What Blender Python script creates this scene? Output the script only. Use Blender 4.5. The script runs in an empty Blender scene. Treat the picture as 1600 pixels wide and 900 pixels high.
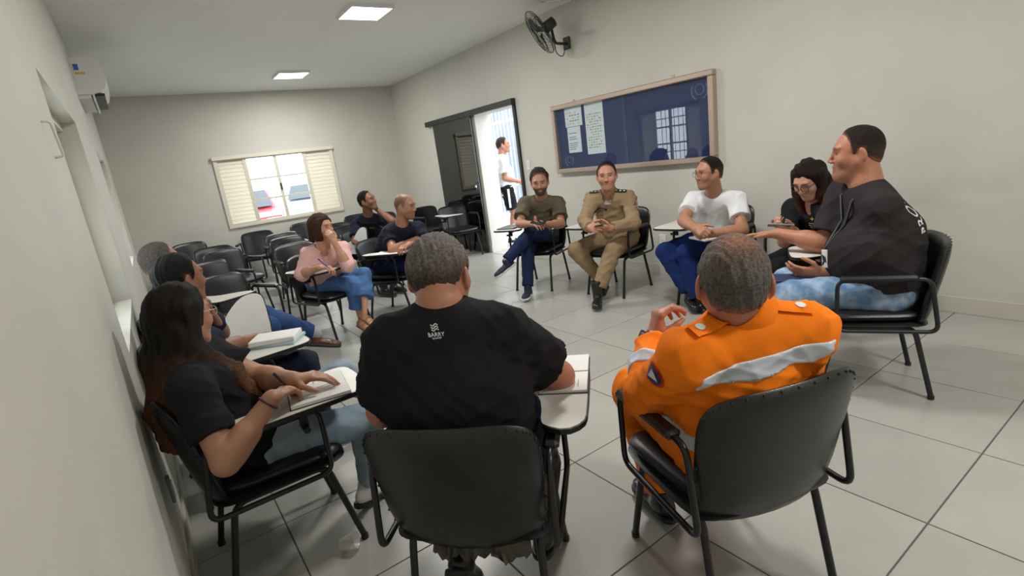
import bpy, math, random
import numpy as np
from mathutils import Vector, Matrix
random.seed(7); RNG = np.random.default_rng(7)
SC = bpy.context.scene
COL = SC.collection
PI = math.pi

# ------------------------------------------------------------------ camera
YAW, PITCH, ROLL, FPX = 0.58944699, -0.24488957, -0.13392111, 821.643
f_ = np.array([math.sin(YAW)*math.cos(PITCH), math.cos(YAW)*math.cos(PITCH), math.sin(PITCH)])
r0 = np.array([math.cos(YAW), -math.sin(YAW), 0.0]); u0 = np.cross(r0, f_)
r_ = math.cos(ROLL)*r0 + math.sin(ROLL)*u0; u_ = -math.sin(ROLL)*r0 + math.cos(ROLL)*u0
cam = bpy.data.cameras.new('camera'); camo = bpy.data.objects.new('camera', cam); COL.objects.link(camo)
cam.sensor_width = 36.0; cam.lens = 36.0*FPX/1600.0; cam.clip_start = 0.02; cam.clip_end = 300
camo.matrix_world = Matrix(((r_[0], u_[0], -f_[0], 0.0), (r_[1], u_[1], -f_[1], 0.0), (r_[2], u_[2], -f_[2], 1.45), (0, 0, 0, 1)))
SC.camera = camo

# ------------------------------------------------------------------ world, exposure
W = bpy.data.worlds.new('sky'); SC.world = W; W.use_nodes = True
bg = W.node_tree.nodes['Background']; bg.inputs[0].default_value = (0.86, 0.93, 1.0, 1); bg.inputs[1].default_value = 7.0
SC.view_settings.view_transform = 'Standard'; SC.view_settings.look = 'None'
SC.view_settings.gamma = 1.0; SC.view_settings.use_curve_mapping = False
SC.view_settings.exposure = 0.0
LAMP_W = 46.0

# ------------------------------------------------------------------ helpers
def setp(o, label=None, cat=None, group=None, kind=None):
    if label: o['label'] = label
    if cat: o['category'] = cat
    if group: o['group'] = group
    if kind: o['kind'] = kind
    return o
def empty(name, loc=(0, 0, 0), rz=0.0, **k):
    o = bpy.data.objects.new(name, None); COL.objects.link(o); o.location = loc; o.rotation_euler[2] = rz
    o.empty_display_size = 0.1
    return setp(o, **k)
def link(name, me, mat=None, parent=None, **k):
    o = bpy.data.objects.new(name, me); COL.objects.link(o)
    if mat is not None and len(me.materials) == 0: me.materials.append(mat)
    if parent is not None: o.parent = parent
    return setp(o, **k)
def fastmesh(name, V, Fq, smooth=True):
    me = bpy.data.meshes.new(name); V = np.asarray(V, np.float32); Fq = np.asarray(Fq, np.int32)
    me.vertices.add(len(V)); me.vertices.foreach_set('co', V.ravel())
    n = len(Fq); k = Fq.shape[1]
    me.loops.add(n*k); me.loops.foreach_set('vertex_index', Fq.ravel())
    me.polygons.add(n); me.polygons.foreach_set('loop_start', np.arange(0, n*k, k, dtype=np.int32))
    me.polygons.foreach_set('use_smooth', np.full(n, smooth, bool))
    me.update(calc_edges=True); return me
class MB:
    """collects simple shapes into one mesh"""
    def __init__(s): s.v = []; s.f = []; s.sm = []
    def add(s, V, F, smooth=False):
        n = len(s.v); s.v += [tuple(map(float, p)) for p in V]; s.f += [tuple(i+n for i in q) for q in F]; s.sm += [smooth]*len(F); return s
    def box(s, lo, hi, M=None):
        x0, y0, z0 = lo; x1, y1, z1 = hi
        V = [(x0,y0,z0),(x1,y0,z0),(x1,y1,z0),(x0,y1,z0),(x0,y0,z1),(x1,y0,z1),(x1,y1,z1),(x0,y1,z1)]
        if M is not None: V = [tuple(M @ Vector(p)) for p in V]
        return s.add(V, [(0,3,2,1),(4,5,6,7),(0,1,5,4),(1,2,6,5),(2,3,7,6),(3,0,4,7)])
    def bbox(s, lo, hi, b, M=None):
        """box with chamfered edges"""
        lo = np.array(lo, float); hi = np.array(hi, float); b = min(b, *(0.49*(hi-lo)))
        V = []; idx = {}
        for sx in (0, 1):
            for sy in (0, 1):
                for sz in (0, 1):
                    c = np.array([hi[0] if sx else lo[0], hi[1] if sy else lo[1], hi[2] if sz else lo[2]])
                    sg = np.array([-1 if sx else 1, -1 if sy else 1, -1 if sz else 1])*b
                    for a in range(3):
                        p = c.copy()
                        for k in range(3):
                            if k != a: p[k] += sg[k]
                        idx[(sx, sy, sz, a)] = len(V); V.append(p)
        F = []
        for a in range(3):
            o1, o2 = (a+1) % 3, (a+2) % 3
            for sa in (0, 1):
                q = []
                for (i, j) in ((0,0),(1,0),(1,1),(0,1)):
                    t = [0, 0, 0]; t[a] = sa; t[o1] = i; t[o2] = j; q.append(idx[(*t, a)])
                F.append(tuple(q if sa else q[::-1]))
        for a in range(3):
            o1, o2 = (a+1) % 3, (a+2) % 3
            for i in (0, 1):
                for j in (0, 1):
                    t0 = [0,0,0]; t1 = [0,0,0]; t0[o1] = t1[o1] = i; t0[o2] = t1[o2] = j; t1[a] = 1
                    q = [idx[(*t0, o1)], idx[(*t1, o1)], idx[(*t1, o2)], idx[(*t0, o2)]]
                    F.append(tuple(q if (i == j) else q[::-1]))
        for sx in (0, 1):
            for sy in (0, 1):
                for sz in (0, 1):
                    q = [idx[(sx,sy,sz,0)], idx[(sx,sy,sz,1)], idx[(sx,sy,sz,2)]]
                    F.append(tuple(q if (sx+sy+sz) % 2 else q[::-1]))
        if M is not None: V = [tuple(M @ Vector(p)) for p in V]
        return s.add(V, F)
    def tube(s, pts, r, n=10, closed=False, caps=True):
        P = np.array(pts, float); m = len(P); rr = np.full(m, r) if np.isscalar(r) else np.array(r, float)
        T = np.zeros_like(P)
        for i in range(m):
            a = P[(i-1) % m] if (closed or i > 0) else P[i]; b = P[(i+1) % m] if (closed or i < m-1) else P[i]
            t = b-a; T[i] = t/max(1e-9, np.linalg.norm(t))
        up = np.array([0, 0, 1.0]) if abs(T[0][2]) < .9 else np.array([1.0, 0, 0])
        nn = np.cross(T[0], up); nn /= np.linalg.norm(nn); V = []
        for i in range(m):
            nn = nn - T[i]*(nn @ T[i]); nn /= np.linalg.norm(nn); bb = np.cross(T[i], nn)
            for k in range(n):
                a = 2*PI*k/n; V.append(P[i]+rr[i]*(math.cos(a)*nn+math.sin(a)*bb))
        F = []
        for i in range(m if closed else m-1):
            j = (i+1) % m
            for k in range(n): F.append((i*n+k, i*n+(k+1) % n, j*n+(k+1) % n, j*n+k))
        s.add(V, F, True)
        if caps and not closed:
            s.add(V[:n], [tuple(range(n))[::-1]]); s.add(V[-n:], [tuple(range(n))])
        return s
    def prism(s, pts, z0, z1, M=None, b=0.0):
        n = len(pts); V = [(x, y, z0) for x, y in pts]+[(x, y, z1) for x, y in pts]
        if M is not None: V = [tuple(M @ Vector(p)) for p in V]
        return s.add(V, [tuple(range(n))[::-1], tuple(range(n, 2*n))]+[(i, (i+1) % n, n+(i+1) % n, n+i) for i in range(n)])
    def disc(s, c, ax, r, n=16):
        ax = np.array(ax, float); ax /= np.linalg.norm(ax); u = np.cross(ax, (0, 0, 1) if abs(ax[2]) < .9 else (1, 0, 0)); u /= np.linalg.norm(u); w = np.cross(ax, u)
        V = [np.array(c)+r*(math.cos(2*PI*k/n)*u+math.sin(2*PI*k/n)*w) for k in range(n)]
        return s.add(V, [tuple(range(n))])
    def ball(s, c, r, n=10, sc=(1, 1, 1)):
        V = []; F = []; m = n//2
        for i in range(m+1):
            t = PI*i/m
            for k in range(n):
                a = 2*PI*k/n; V.append((c[0]+r*sc[0]*math.sin(t)*math.cos(a), c[1]+r*sc[1]*math.sin(t)*math.sin(a), c[2]+r*sc[2]*math.cos(t)))
        for i in range(m):
            for k in range(n): F.append((i*n+k, (i+1)*n+k, (i+1)*n+(k+1) % n, i*n+(k+1) % n))
        return s.add(V, F, True)
    def mesh(s, name):
        me = bpy.data.meshes.new(name); me.from_pydata(s.v, [], s.f); me.polygons.foreach_set('use_smooth', s.sm); me.update(); return me
    def obj(s, name, mat, parent=None, **k): return link(name, s.mesh(name), mat, parent, **k)
def arc_path(pts, rad, n=5):
    """polyline with rounded corners"""
    P = [np.array(p, float) for p in pts]; out = [P[0]]
    for i in range(1, len(P)-1):
        a = P[i-1]-P[i]; b = P[i+1]-P[i]; la = np.linalg.norm(a); lb = np.linalg.norm(b); r = min(rad, la*.49, lb*.49)
        p0 = P[i]+a/la*r; p1 = P[i]+b/lb*r
        for k in range(n+1):
            t = k/n; out.append((1-t)**2*p0+2*t*(1-t)*P[i]+t*t*p1)
    out.append(P[-1]); return out

# ------------------------------------------------------------------ materials
MATS = {}
def mat(name, col, rough=.5, metal=0.0, noise=0.0, nscale=8.0, bump=0.0, bscale=200.0, spec=.5, attr=None, stretch=None, coat=0.0, rand=0.0, col2=None, coords='Object'):
    if name in MATS: return MATS[name]
    m = bpy.data.materials.new(name); m.use_nodes = True; nt = m.node_tree; N = nt.nodes; L = nt.links
    b = N['Principled BSDF']; b.inputs['Roughness'].default_value = rough; b.inputs['Metallic'].default_value = metal
    b.inputs['Specular IOR Level'].default_value = spec; b.inputs['Coat Weight'].default_value = coat
    c = (*col, 1); b.inputs['Base Color'].default_value = c; src = None
    tc = N.new('ShaderNodeTexCoord'); vec = tc.outputs[coords]
    if stretch:
        mp = N.new('ShaderNodeMapping'); mp.inputs['Scale'].default_value = stretch; L.new(vec, mp.inputs[0]); vec = mp.outputs[0]
    if attr:
        a = N.new('ShaderNodeAttribute'); a.attribute_name = attr; src = a.outputs['Color']
    if noise or col2:
        nz = N.new('ShaderNodeTexNoise'); nz.inputs['Scale'].default_value = nscale; nz.inputs['Detail'].default_value = 5; L.new(vec, nz.inputs['Vector'])
        mx = N.new('ShaderNodeMix'); mx.data_type = 'RGBA'
        if col2:
            rp = N.new('ShaderNodeMapRange'); rp.inputs[1].default_value = .38; rp.inputs[2].default_value = .62; L.new(nz.outputs[0], rp.inputs[0]); L.new(rp.outputs[0], mx.inputs[0])
            mx.inputs[6].default_value = c; mx.inputs[7].default_value = (*col2, 1)
            if src: L.new(src, mx.inputs[6])
        else:
            mx.blend_type = 'MULTIPLY'; mx.inputs[0].default_value = 1.0
            rp = N.new('ShaderNodeMapRange'); rp.inputs[1].default_value = .3; rp.inputs[2].default_value = .7; rp.inputs[3].default_value = 1-noise; rp.inputs[4].default_value = 1+noise*.4; L.new(nz.outputs[0], rp.inputs[0])
            cb = N.new('ShaderNodeCombineColor')
            for i in range(3): L.new(rp.outputs[0], cb.inputs[i])
            mx.inputs[6].default_value = c
            if src: L.new(src, mx.inputs[6])
            L.new(cb.outputs[0], mx.inputs[7])
        src = mx.outputs[2]
    if rand:
        oi = N.new('ShaderNodeObjectInfo'); mr = N.new('ShaderNodeMapRange'); mr.inputs[3].default_value = 1-rand; mr.inputs[4].default_value = 1+rand*.5; L.new(oi.outputs['Random'], mr.inputs[0])
        hs = N.new('ShaderNodeHueSaturation'); hs.inputs['Color'].default_value = c
        if src: L.new(src, hs.inputs['Color'])
        L.new(mr.outputs[0], hs.inputs['Value']); src = hs.outputs[0]
    if src: L.new(src, b.inputs['Base Color'])
    if bump:
        n2 = N.new('ShaderNodeTexNoise'); n2.inputs['Scale'].default_value = bscale; n2.inputs['Detail'].default_value = 3; L.new(vec, n2.inputs['Vector'])
        bp = N.new('ShaderNodeBump'); bp.inputs['Strength'].default_value = bump; bp.inputs['Distance'].default_value = .01; L.new(n2.outputs[0], bp.inputs['Height']); L.new(bp.outputs[0], b.inputs['Normal'])
    MATS[name] = m; return m
def emis(name, col, st):
    m = bpy.data.materials.new(name); m.use_nodes = True; N = m.node_tree.nodes; b = N['Principled BSDF']
    b.inputs['Base Color'].default_value = (*col, 1); b.inputs['Emission Color'].default_value = (*col, 1); b.inputs['Emission Strength'].default_value = st; return m
def glass(name, tint, refl=1.0, rough=0.0):
    m = bpy.data.materials.new(name); m.use_nodes = True; nt = m.node_tree; N = nt.nodes; L = nt.links
    N.remove(N['Principled BSDF']); out = N['Material Output']
    t = N.new('ShaderNodeBsdfTransparent'); t.inputs[0].default_value = (*tint, 1)
    g = N.new('ShaderNodeBsdfGlossy'); g.inputs['Roughness'].default_value = rough; g.inputs[0].default_value = (refl, refl, refl, 1)
    fr = N.new('ShaderNodeFresnel'); fr.inputs[0].default_value = 1.5; mx = N.new('ShaderNodeMixShader')
    ge = N.new('ShaderNodeNewGeometry'); iv = N.new('ShaderNodeMath'); iv.operation = 'SUBTRACT'; iv.inputs[0].default_value = 1.0; L.new(ge.outputs['Backfacing'], iv.inputs[1])
    fm = N.new('ShaderNodeMath'); fm.operation = 'MULTIPLY'; L.new(fr.outputs[0], fm.inputs[0]); L.new(iv.outputs[0], fm.inputs[1])
    L.new(fm.outputs[0], mx.inputs[0]); L.new(t.outputs[0], mx.inputs[1]); L.new(g.outputs[0], mx.inputs[2]); L.new(mx.outputs[0], out.inputs[0]); return m

M_WALL = mat('wall_paint', (.60, .59, .535), .6, noise=.05, nscale=2.2, bump=.06, bscale=60, coords='Object')
def wall_dirt(m):
    """grey scuffs on the lower, chair-high band of the paint: wear with its own shape"""
    nt = m.node_tree; N = nt.nodes; L = nt.links; b = N['Principled BSDF']; src = b.inputs['Base Color'].links[0].from_socket
    geo = N.new('ShaderNodeTexCoord'); sp = N.new('ShaderNodeSeparateXYZ'); L.new(geo.outputs['Object'], sp.inputs[0])
    band = N.new('ShaderNodeMapRange'); band.interpolation_type = 'SMOOTHSTEP'; band.inputs[1].default_value = 1.25; band.inputs[2].default_value = .75; L.new(sp.outputs[2], band.inputs[0])
    mp = N.new('ShaderNodeMapping'); mp.inputs['Scale'].default_value = (1.2, 1.2, 3.0); L.new(geo.outputs['Object'], mp.inputs[0])
    nz = N.new('ShaderNodeTexNoise'); nz.inputs['Scale'].default_value = 1.6; nz.inputs['Detail'].default_value = 8; L.new(mp.outputs[0], nz.inputs['Vector'])
    th = N.new('ShaderNodeMapRange'); th.inputs[1].default_value = .53; th.inputs[2].default_value = .72; th.inputs[4].default_value = .14; L.new(nz.outputs[0], th.inputs[0])
    mu = N.new('ShaderNodeMath'); mu.operation = 'MULTIPLY'; L.new(band.outputs[0], mu.inputs[0]); L.new(th.outputs[0], mu.inputs[1])
    mx = N.new('ShaderNodeMix'); mx.data_type = 'RGBA'; L.new(mu.outputs[0], mx.inputs[0]); L.new(src, mx.inputs[6]); mx.inputs[7].default_value = (.22, .2, .18, 1)
    L.new(mx.outputs[2], b.inputs['Base Color'])
wall_dirt(M_WALL)
M_CEIL = mat('ceiling_paint', (.88, .88, .85), .7, noise=.03, nscale=1.5)
M_TILE = mat('porcelain_tile', (.41, .408, .375), .26, noise=.07, nscale=2.5, rand=.05, spec=.5)
M_GROUT = mat('grout', (.12, .115, .11), .9)
M_BASE = mat('skirting_tile', (.55, .53, .47), .3, noise=.05)
M_CREAM = mat('cream_enamel', (.72, .69, .58), .4)
M_WHITEP = mat('white_plastic', (.78, .78, .76), .35)
M_BLACKM = mat('black_steel', (.012, .012, .013), .35)
M_VINYL = mat('black_vinyl', (.012, .0125, .014), .30, bump=.10, bscale=300, noise=.25, nscale=14)
M_LAMI = mat('white_laminate', (.72, .71, .66), .35, noise=.05)
M_EDGE = mat('black_edge', (.01, .01, .01), .5)
M_ALU = mat('bronze_aluminium', (.52, .41, .34), .38, metal=.6)
M_BLUE = mat('blue_felt', (.012, .03, .115), .8, noise=.15, nscale=5)
M_PAPER = mat('paper', (.80, .80, .78), .7)
M_GLASS = glass('clear_glass', (.95, .97, .97))
M_BGLASS = glass('board_glass', (.92, .95, .97), 1.6)
M_DGLASS = glass('smoked_glass', (.085, .11, .12), 1.3)
M_CHROME = mat('chrome', (.7, .7, .7), .15, metal=1.0)
M_DARK = mat('dark_plastic', (.02, .02, .022), .4)
M_DIFF = emis('lamp_diffuser', (1, .98, .95), 9.0)
M_PEN = mat('blue_pen', (.03, .06, .35), .3)

# ------------------------------------------------------------------ room shell
XL, XR, YB, YF, ZC = -.165, 4.42, 9.80, -1.70, 3.005
def wall(name, axis, c0, c1, a0, a1, holes, label):
    """wall slab between c0..c1 on `axis`, spanning a0..a1 along the other axis, with rectangular holes (a, a, z, z)"""
    mb = MB(); As = sorted({a0, a1, *[h[0] for h in holes], *[h[1] for h in holes]}); Zs = sorted({0.0, ZC, *[h[2] for h in holes], *[h[3] for h in holes]})
    for i in range(len(As)-1):
        for j in range(len(Zs)-1):
            am = (As[i]+As[i+1])/2; zm = (Zs[j]+Zs[j+1])/2
            if any(h[0] < am < h[1] and h[2] < zm < h[3] for h in holes): continue
            if axis == 'x': mb.box((c0, As[i], Zs[j]), (c1, As[i+1], Zs[j+1]))
            else: mb.box((As[i], c0, Zs[j]), (As[i+1], c1, Zs[j+1]))
    return mb.obj(name, M_WALL, kind='structure', label=label)
W1 = (2.58, 4.13, .88, 1.97); W2 = (6.30, 7.85, .88, 1.99); BW = (1.20, 3.05, .92, 1.99); DR = (5.99, 7.0, 0.0, 2.10)
wall_left = wall('wall_left', 'x', XL-.29, XL, YF, YB+.2, [W1, W2], 'off-white painted wall with two recessed windows')
wall_back = wall('wall_back', 'y', YB, YB+.2, XL, XR, [BW], 'off-white painted wall around the louvred window')
wall_right = wall('wall_right', 'x', XR, XR+.29, YF, YB+.2, [DR], 'off-white painted wall with the notice board and doorway')
wall_front = wall('wall_front', 'y', YF-.2, YF, XL-.29, XR+.29, [], 'off-white painted end wall')
MB().box((XL-.29, YF-.2, ZC), (XR+.29, YB+.2, ZC+.15)).obj('ceiling', M_CEIL, kind='structure', label='flat pale grey painted ceiling')
MB().box((XL, YF, 0.0), (XL+.008, .73, ZC)).obj('trim_1', M_WALL, wall_left)
floor = MB().box((XL-.29, YF-.2, -.1), (XR, YB+.2, -.004)).obj('floor', M_GROUT, kind='structure', label='floor of large pale glossy porcelain tiles with dark joints')
tcache = {}
def tile(x0, x1, y0, y1):
    g = .0028; w = round(x1-x0, 3); h = round(y1-y0, 3)
    if w < .02 or h < .02: return
    if (w, h) not in tcache: tcache[(w, h)] = MB().bbox((g, g, -.006), (w-g, h-g, 0), .0012).mesh('tile')
    o = link('tile', tcache[(w, h)], M_TILE, floor); o.location = (x0, y0, 0)
xs = [XL]+[v for v in [1.395+.6*k for k in range(-4, 8)] if XL+.02 < v < XR-.02]+[XR]
ys = [YF]+[v for v in [.549+.6*k for k in range(-4, 20)] if YF+.02 < v < YB-.02]+[YB]
for i in range(len(xs)-1):
    for j in range(len(ys)-1): tile(xs[i], xs[i+1], ys[j], ys[j+1])
def skirting(name, axis, c0, c1, spans, par):
    b = empty(name, (0, 0, 0), kind='structure', label='low skirting of pale floor tile')
    for a0, a1 in spans:
        k0 = a0
        while k0 < a1-.01:
            k1 = min(a1, k0+.6)
            lo, hi = ((c0, k0+.001, 0), (c1, k1-.001, .115)) if axis == 'x' else ((k0+.001, c0, 0), (k1-.001, c1, .115))
            MB().bbox(lo, hi, .002).obj('skirting_tile', M_BASE, b); k0 = k1
skirting('baseboard_right', 'x', XR-.012, XR, [(YF, DR[0]), (DR[1], YB)], wall_right)
skirting('baseboard_back', 'y', YB-.012, YB, [(XL, XR)], wall_back)
skirting('baseboard_left', 'x', XL+.0, XL+.012, [(.73, YB)], wall_left)

# ------------------------------------------------------------------ windows: frame, louvre leaves with single slats, panes, bars
def window(name, org, U, N, w, h, wl, wr, bars, label, nsl=16):
    """org = lower left corner seen from inside; U along the width, N into the room"""
    U = np.array(U, float); N = np.array(N, float); Z = np.array([0, 0, 1.0]); org = np.array(org, float)
    Mx = Matrix(((U[0], N[0], 0, org[0]), (U[1], N[1], 0, org[1]), (0, 0, 1, org[2]), (0, 0, 0, 1)))
    root = empty(name, (0, 0, 0), kind='structure', label=label)
    def part(nm, boxes, m, par=root):
        mb = MB()
        for lo, hi in boxes: mb.box(lo, hi, Mx)
        return mb.obj(nm, m, par)
    t = .035; d0, d1 = -.05, .03
    part('frame', [((0, d0, 0), (t, d1, h)), ((w-t, d0, 0), (w, d1, h)), ((t, d0, 0), (w-t, d1, t)), ((t, d0, h-t), (w-t, d1, h))], M_CREAM)
    part('head_track', [((-.01, d1, h-.045), (w+.01, d1+.03, h+.01))], M_CREAM)
    for a, b in ((t, wl), (w-wr, w-t)):
        leaf = part('louvre_leaf', [((a, -.01, t), (a+.028, .022, h-t)), ((b-.028, -.01, t), (b, .022, h-t)), ((a+.028, -.01, t), (b-.028, .022, t+.03)), ((a+.028, -.01, h-t-.03), (b-.028, .022, h-t))], M_CREAM)
        hh = h-2*t-.06; st = hh/nsl
        for k in range(nsl):
            z = t+.03+st*(k+.5); R = Mx @ Matrix.Translation((0, .005, z)) @ Matrix.Rotation(math.radians(-62), 4, 'X')
            MB().box((a+.028, -st*.56, -.003), (b-.028, st*.56, .003), R).obj('slat', M_CREAM, leaf)
    a, b = wl, w-wr; mid = (a+b)/2; m = .03
    part('sash', [((a, -.02, t), (a+m, .015, h-t)), ((b-m, -.02, t), (b, .015, h-t)), ((mid-.026, -.02, t), (mid+.026, .02, h-t)), ((a+m, -.02, t), (b-m, .015, t+m)), ((a+m, -.02, h-t-m), (b-m, .015, h-t))], M_CREAM)
    hz = (h-2*t-2*m)/3
    for k in (1, 2):
        z = t+m+hz*k; part('glazing_bar', [((a+m, -.015, z-.016), (mid-.02, .012, z+.016))], M_CREAM); part('glazing_bar', [((mid+.02, -.015, z-.016), (b-m, .012, z+.016))], M_CREAM)
    for p, q in ((a+m, mid-.02), (mid+.02, b-m)):
        for k in range(3): part('pane', [((p, -.004, t+m+hz*k+(.011 if k else 0)), (q, 0.0, t+m+hz*(k+1)-(.011 if k < 2 else 0)))], M_GLASS)
    part('latch', [((mid-.012, .02, h*.45), (mid+.012, .032, h*.55))], M_DARK)
    if bars:
        k = a+.06
        while k < b-.02:
            MB().tube([Mx @ Vector((k, -.09, 0)), Mx @ Vector((k, -.09, h))], .007, 6).obj('security_bar', M_CREAM, root); k += .105
        for z in (h*.2, h*.8): part('bar_rail', [((0, -.10, z-.01), (w, -.085, z+.01))], M_CREAM)
    return root
window('window_1', (1.165, YB, .885), (1, 0, 0), (0, -1, 0), 1.92, 1.14, .46, .50, False, 'cream metal window with a louvred shutter leaf on each side')
window('window_2', (XL-.13, W1[0], W1[2]), (0, 1, 0), (1, 0, 0), W1[1]-W1[0], W1[3]-W1[2], .38, .38, True, 'recessed louvred window nearest the long-haired woman')
window('window_3', (XL-.13, W2[0], W2[2]), (0, 1, 0), (1, 0, 0), W2[1]-W2[0], W2[3]-W2[2], .38, .38, True, 'recessed louvred window below the air conditioner')

# ------------------------------------------------------------------ sliding smoked-glass door and gate
dr = empty('door_1', (XR, 7.6, 0), kind='structure', label='sliding smoked glass door leaf hung from a black wall track')
def pw(nm, lo, hi, m, par, b=.004):
    L0 = par.location; mb = MB().bbox([lo[i]-L0[i] for i in range(3)], [hi[i]-L0[i] for i in range(3)], b); return mb.obj(nm, m, par)
pw('track', (XR-.075, 5.93, 2.10), (XR, 8.50, 2.18), M_BLACKM, dr)
pw('jamb', (XR-.03, 5.935, 0), (XR+.10, 5.99, 2.10), M_BLACKM, dr)
pw('glass_leaf', (XR-.055, 7.05, .02), (XR-.045, 8.26, 2.10), M_DGLASS, dr, .001)
lk = pw('lock', (XR-.075, 7.06, 1.0), (XR-.025, 7.13, 1.12), M_BLACKM, dr)
pw('lock_knob', (XR-.095, 7.08, 1.04), (XR-.07, 7.11, 1.08), M_CHROME, dr)
pw('guide', (XR-.065, 7.05, 0), (XR-.035, 7.15, .025), M_BLACKM, dr)
gate = empty('barred_gate', (5.35, 7.4, 0), label='white steel gate of upright bars beyond the doorway', cat='gate')
M_GATE = mat('white_gate_paint', (.75, .75, .75), .4)
for k in range(26):
    y = -1.6+.105*k; MB().tube([(0, y, 0.02), (0, y, 2.3)], .009, 6).obj('bar', M_GATE, gate)
for z in (.06, .95, 2.02, 2.28): MB().box((-.015, -1.65, z-.02), (.015, 1.08, z+.02)).obj('rail', M_GATE, gate)
M_CONC = mat('concrete', (.5, .49, .46), .8, noise=.15, nscale=3)
MB().box((XR, YF-4, -.12), (9.0, 22, -.002)).obj('porch_floor', M_CONC, kind='structure', label='pale concrete ground outside the doorway')
MB().box((-12, YB+.2, -.14), (16, 40, -.01)).obj('yard_ground', M_CONC, kind='structure', label='pale concrete yard outside the louvred window')
MB().box((-9.0, -6, -.14), (XL-.29, YB+.2, -.01)).obj('side_yard_ground', M_CONC, kind='structure', label='pale concrete ground outside the recessed windows')
MB().box((8.0, 2, 0), (8.2, 16, 2.6)).obj('yard_wall', mat('yard_wall_paint', (.16, .19, .22), .8, noise=.3, nscale=1.5), kind='structure', label='grey-blue boundary wall beyond the gate')

# ------------------------------------------------------------------ cars outside
def car(loc, rz, paint, label):
    c = empty('parked_car', loc, rz, label=label, cat='car', group='cars parked outside the window')
    side = [(-2.0, .35), (-2.0, .85), (-1.75, .95), (-1.25, 1.0), (-.65, 1.42), (.75, 1.45), (1.55, 1.0), (2.0, .92), (2.05, .4), (1.7, .25), (-1.7, .25)]
    mb = MB(); n = len(side); V = []
    for y, k in ((-.82, .0), (.82, .0)):
        for x, z in side: V.append((x, y*(1-.16*max(0, (z-.95)/.5)), z))
    mb.add(V, [tuple(range(n)), tuple(range(n, 2*n))[::-1]]+[(i, n+i, n+(i+1) % n, (i+1) % n) for i in range(n)])
    mb.obj('body', paint, c)
    M = mat('car_glass', (.03, .04, .05), .05)
    for s in (-1, 1):
        MB().add([(-1.05, s*.80, 1.04), (-.58, s*.71, 1.36), (.68, s*.71, 1.38), (1.3, s*.80, 1.04)], [(0, 1, 2, 3)]).obj('side_window', M, c)
    MB().add([(-1.24, -.74, 1.03), (-1.24, .74, 1.03), (-.70, .66, 1.40), (-.70, -.66, 1.40)], [(0, 1, 2, 3)]).obj('windscreen', M, c).location = (-.03, 0, .03)
    MB().add([(1.52, -.74, 1.05), (1.52, .74, 1.05), (.82, .66, 1.42), (.82, -.66, 1.42)], [(3, 2, 1, 0)]).obj('rear_window', M, c).location = (.03, 0, .03)
    for x in (-1.3, 1.3):
        for y in (-.76, .76): MB().tube([(x, y-.1, .31), (x, y+.1, .31)], .31, 18).obj('wheel', M_DARK, c)
    for y in (-.65, .65):
        MB().box((-2.03, y-.14, .68), (-1.96, y+.14, .82)).obj('headlight', M_WHITEP, c); MB().box((1.96, y-.13, .7), (2.05, y+.13, .86)).obj('tail_light', mat('tail_red', (.5, .01, .01), .3), c)
car((2.0, 14.6, 0), 1.45, mat('red_car_paint', (.50, .05, .06), .3, coat=.3), 'red hatchback parked outside the louvred window')
car((4.6, 16.6, 0), 1.2, mat('silver_car_paint', (.45, .5, .56), .3, metal=.3), 'silver grey car parked beyond the red one')

# ------------------------------------------------------------------ ceiling lamps
def panel_lamp(x, y, label):
    o = empty('panel_lamp', (x, y, ZC), label=label, cat='lamp', group='square ceiling panel lamps')
    s = .22; z = -.035
    for lo, hi in (((-s, -s, z), (s, -s+.018, 0)), ((-s, s-.018, z), (s, s, 0)), ((-s, -s+.018, z), (-s+.018, s-.018, 0)), ((s-.018, -s+.018, z), (s, s-.018, 0))): MB().box(lo, hi).obj('frame', M_WHITEP, o)
    MB().box((-s+.018, -s+.018, z+.006), (s-.018, s-.018, z+.012)).obj('diffuser', M_DIFF, o)
    l = bpy.data.lights.new('panel_light', 'AREA'); l.shape = 'SQUARE'; l.size = .40; l.energy = LAMP_W; l.color = (1, .975, .935)
    lo = bpy.data.objects.new('panel_light', l); COL.objects.link(lo); lo.parent = o; lo.location = (0, 0, z-.004)
panel_lamp(2.28, 5.33, 'square white ceiling panel lamp nearer the wall fan')
panel_lamp(2.28, 8.38, 'square white ceiling panel lamp nearer the louvred window')
panel_lamp(2.28, 2.28, 'square white ceiling panel lamp above the circle of chairs')
panel_lamp(2.28, -.70, 'square white ceiling panel lamp near the end wall')
pl = empty('round_ceiling_lamp', (4.03, 4.53, ZC), label='round ceiling lamp with metal rim above the wall fan', cat='lamp')
MB().tube([(.165*math.cos(a*PI/12), .165*math.sin(a*PI/12), -.03) for a in range(24)], .012, 8, closed=True).obj('rim', M_CHROME, pl)
MB().tube([(0, 0, 0), (0, 0, -.03)], .155, 24).obj('shade', M_WHITEP, pl)

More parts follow.
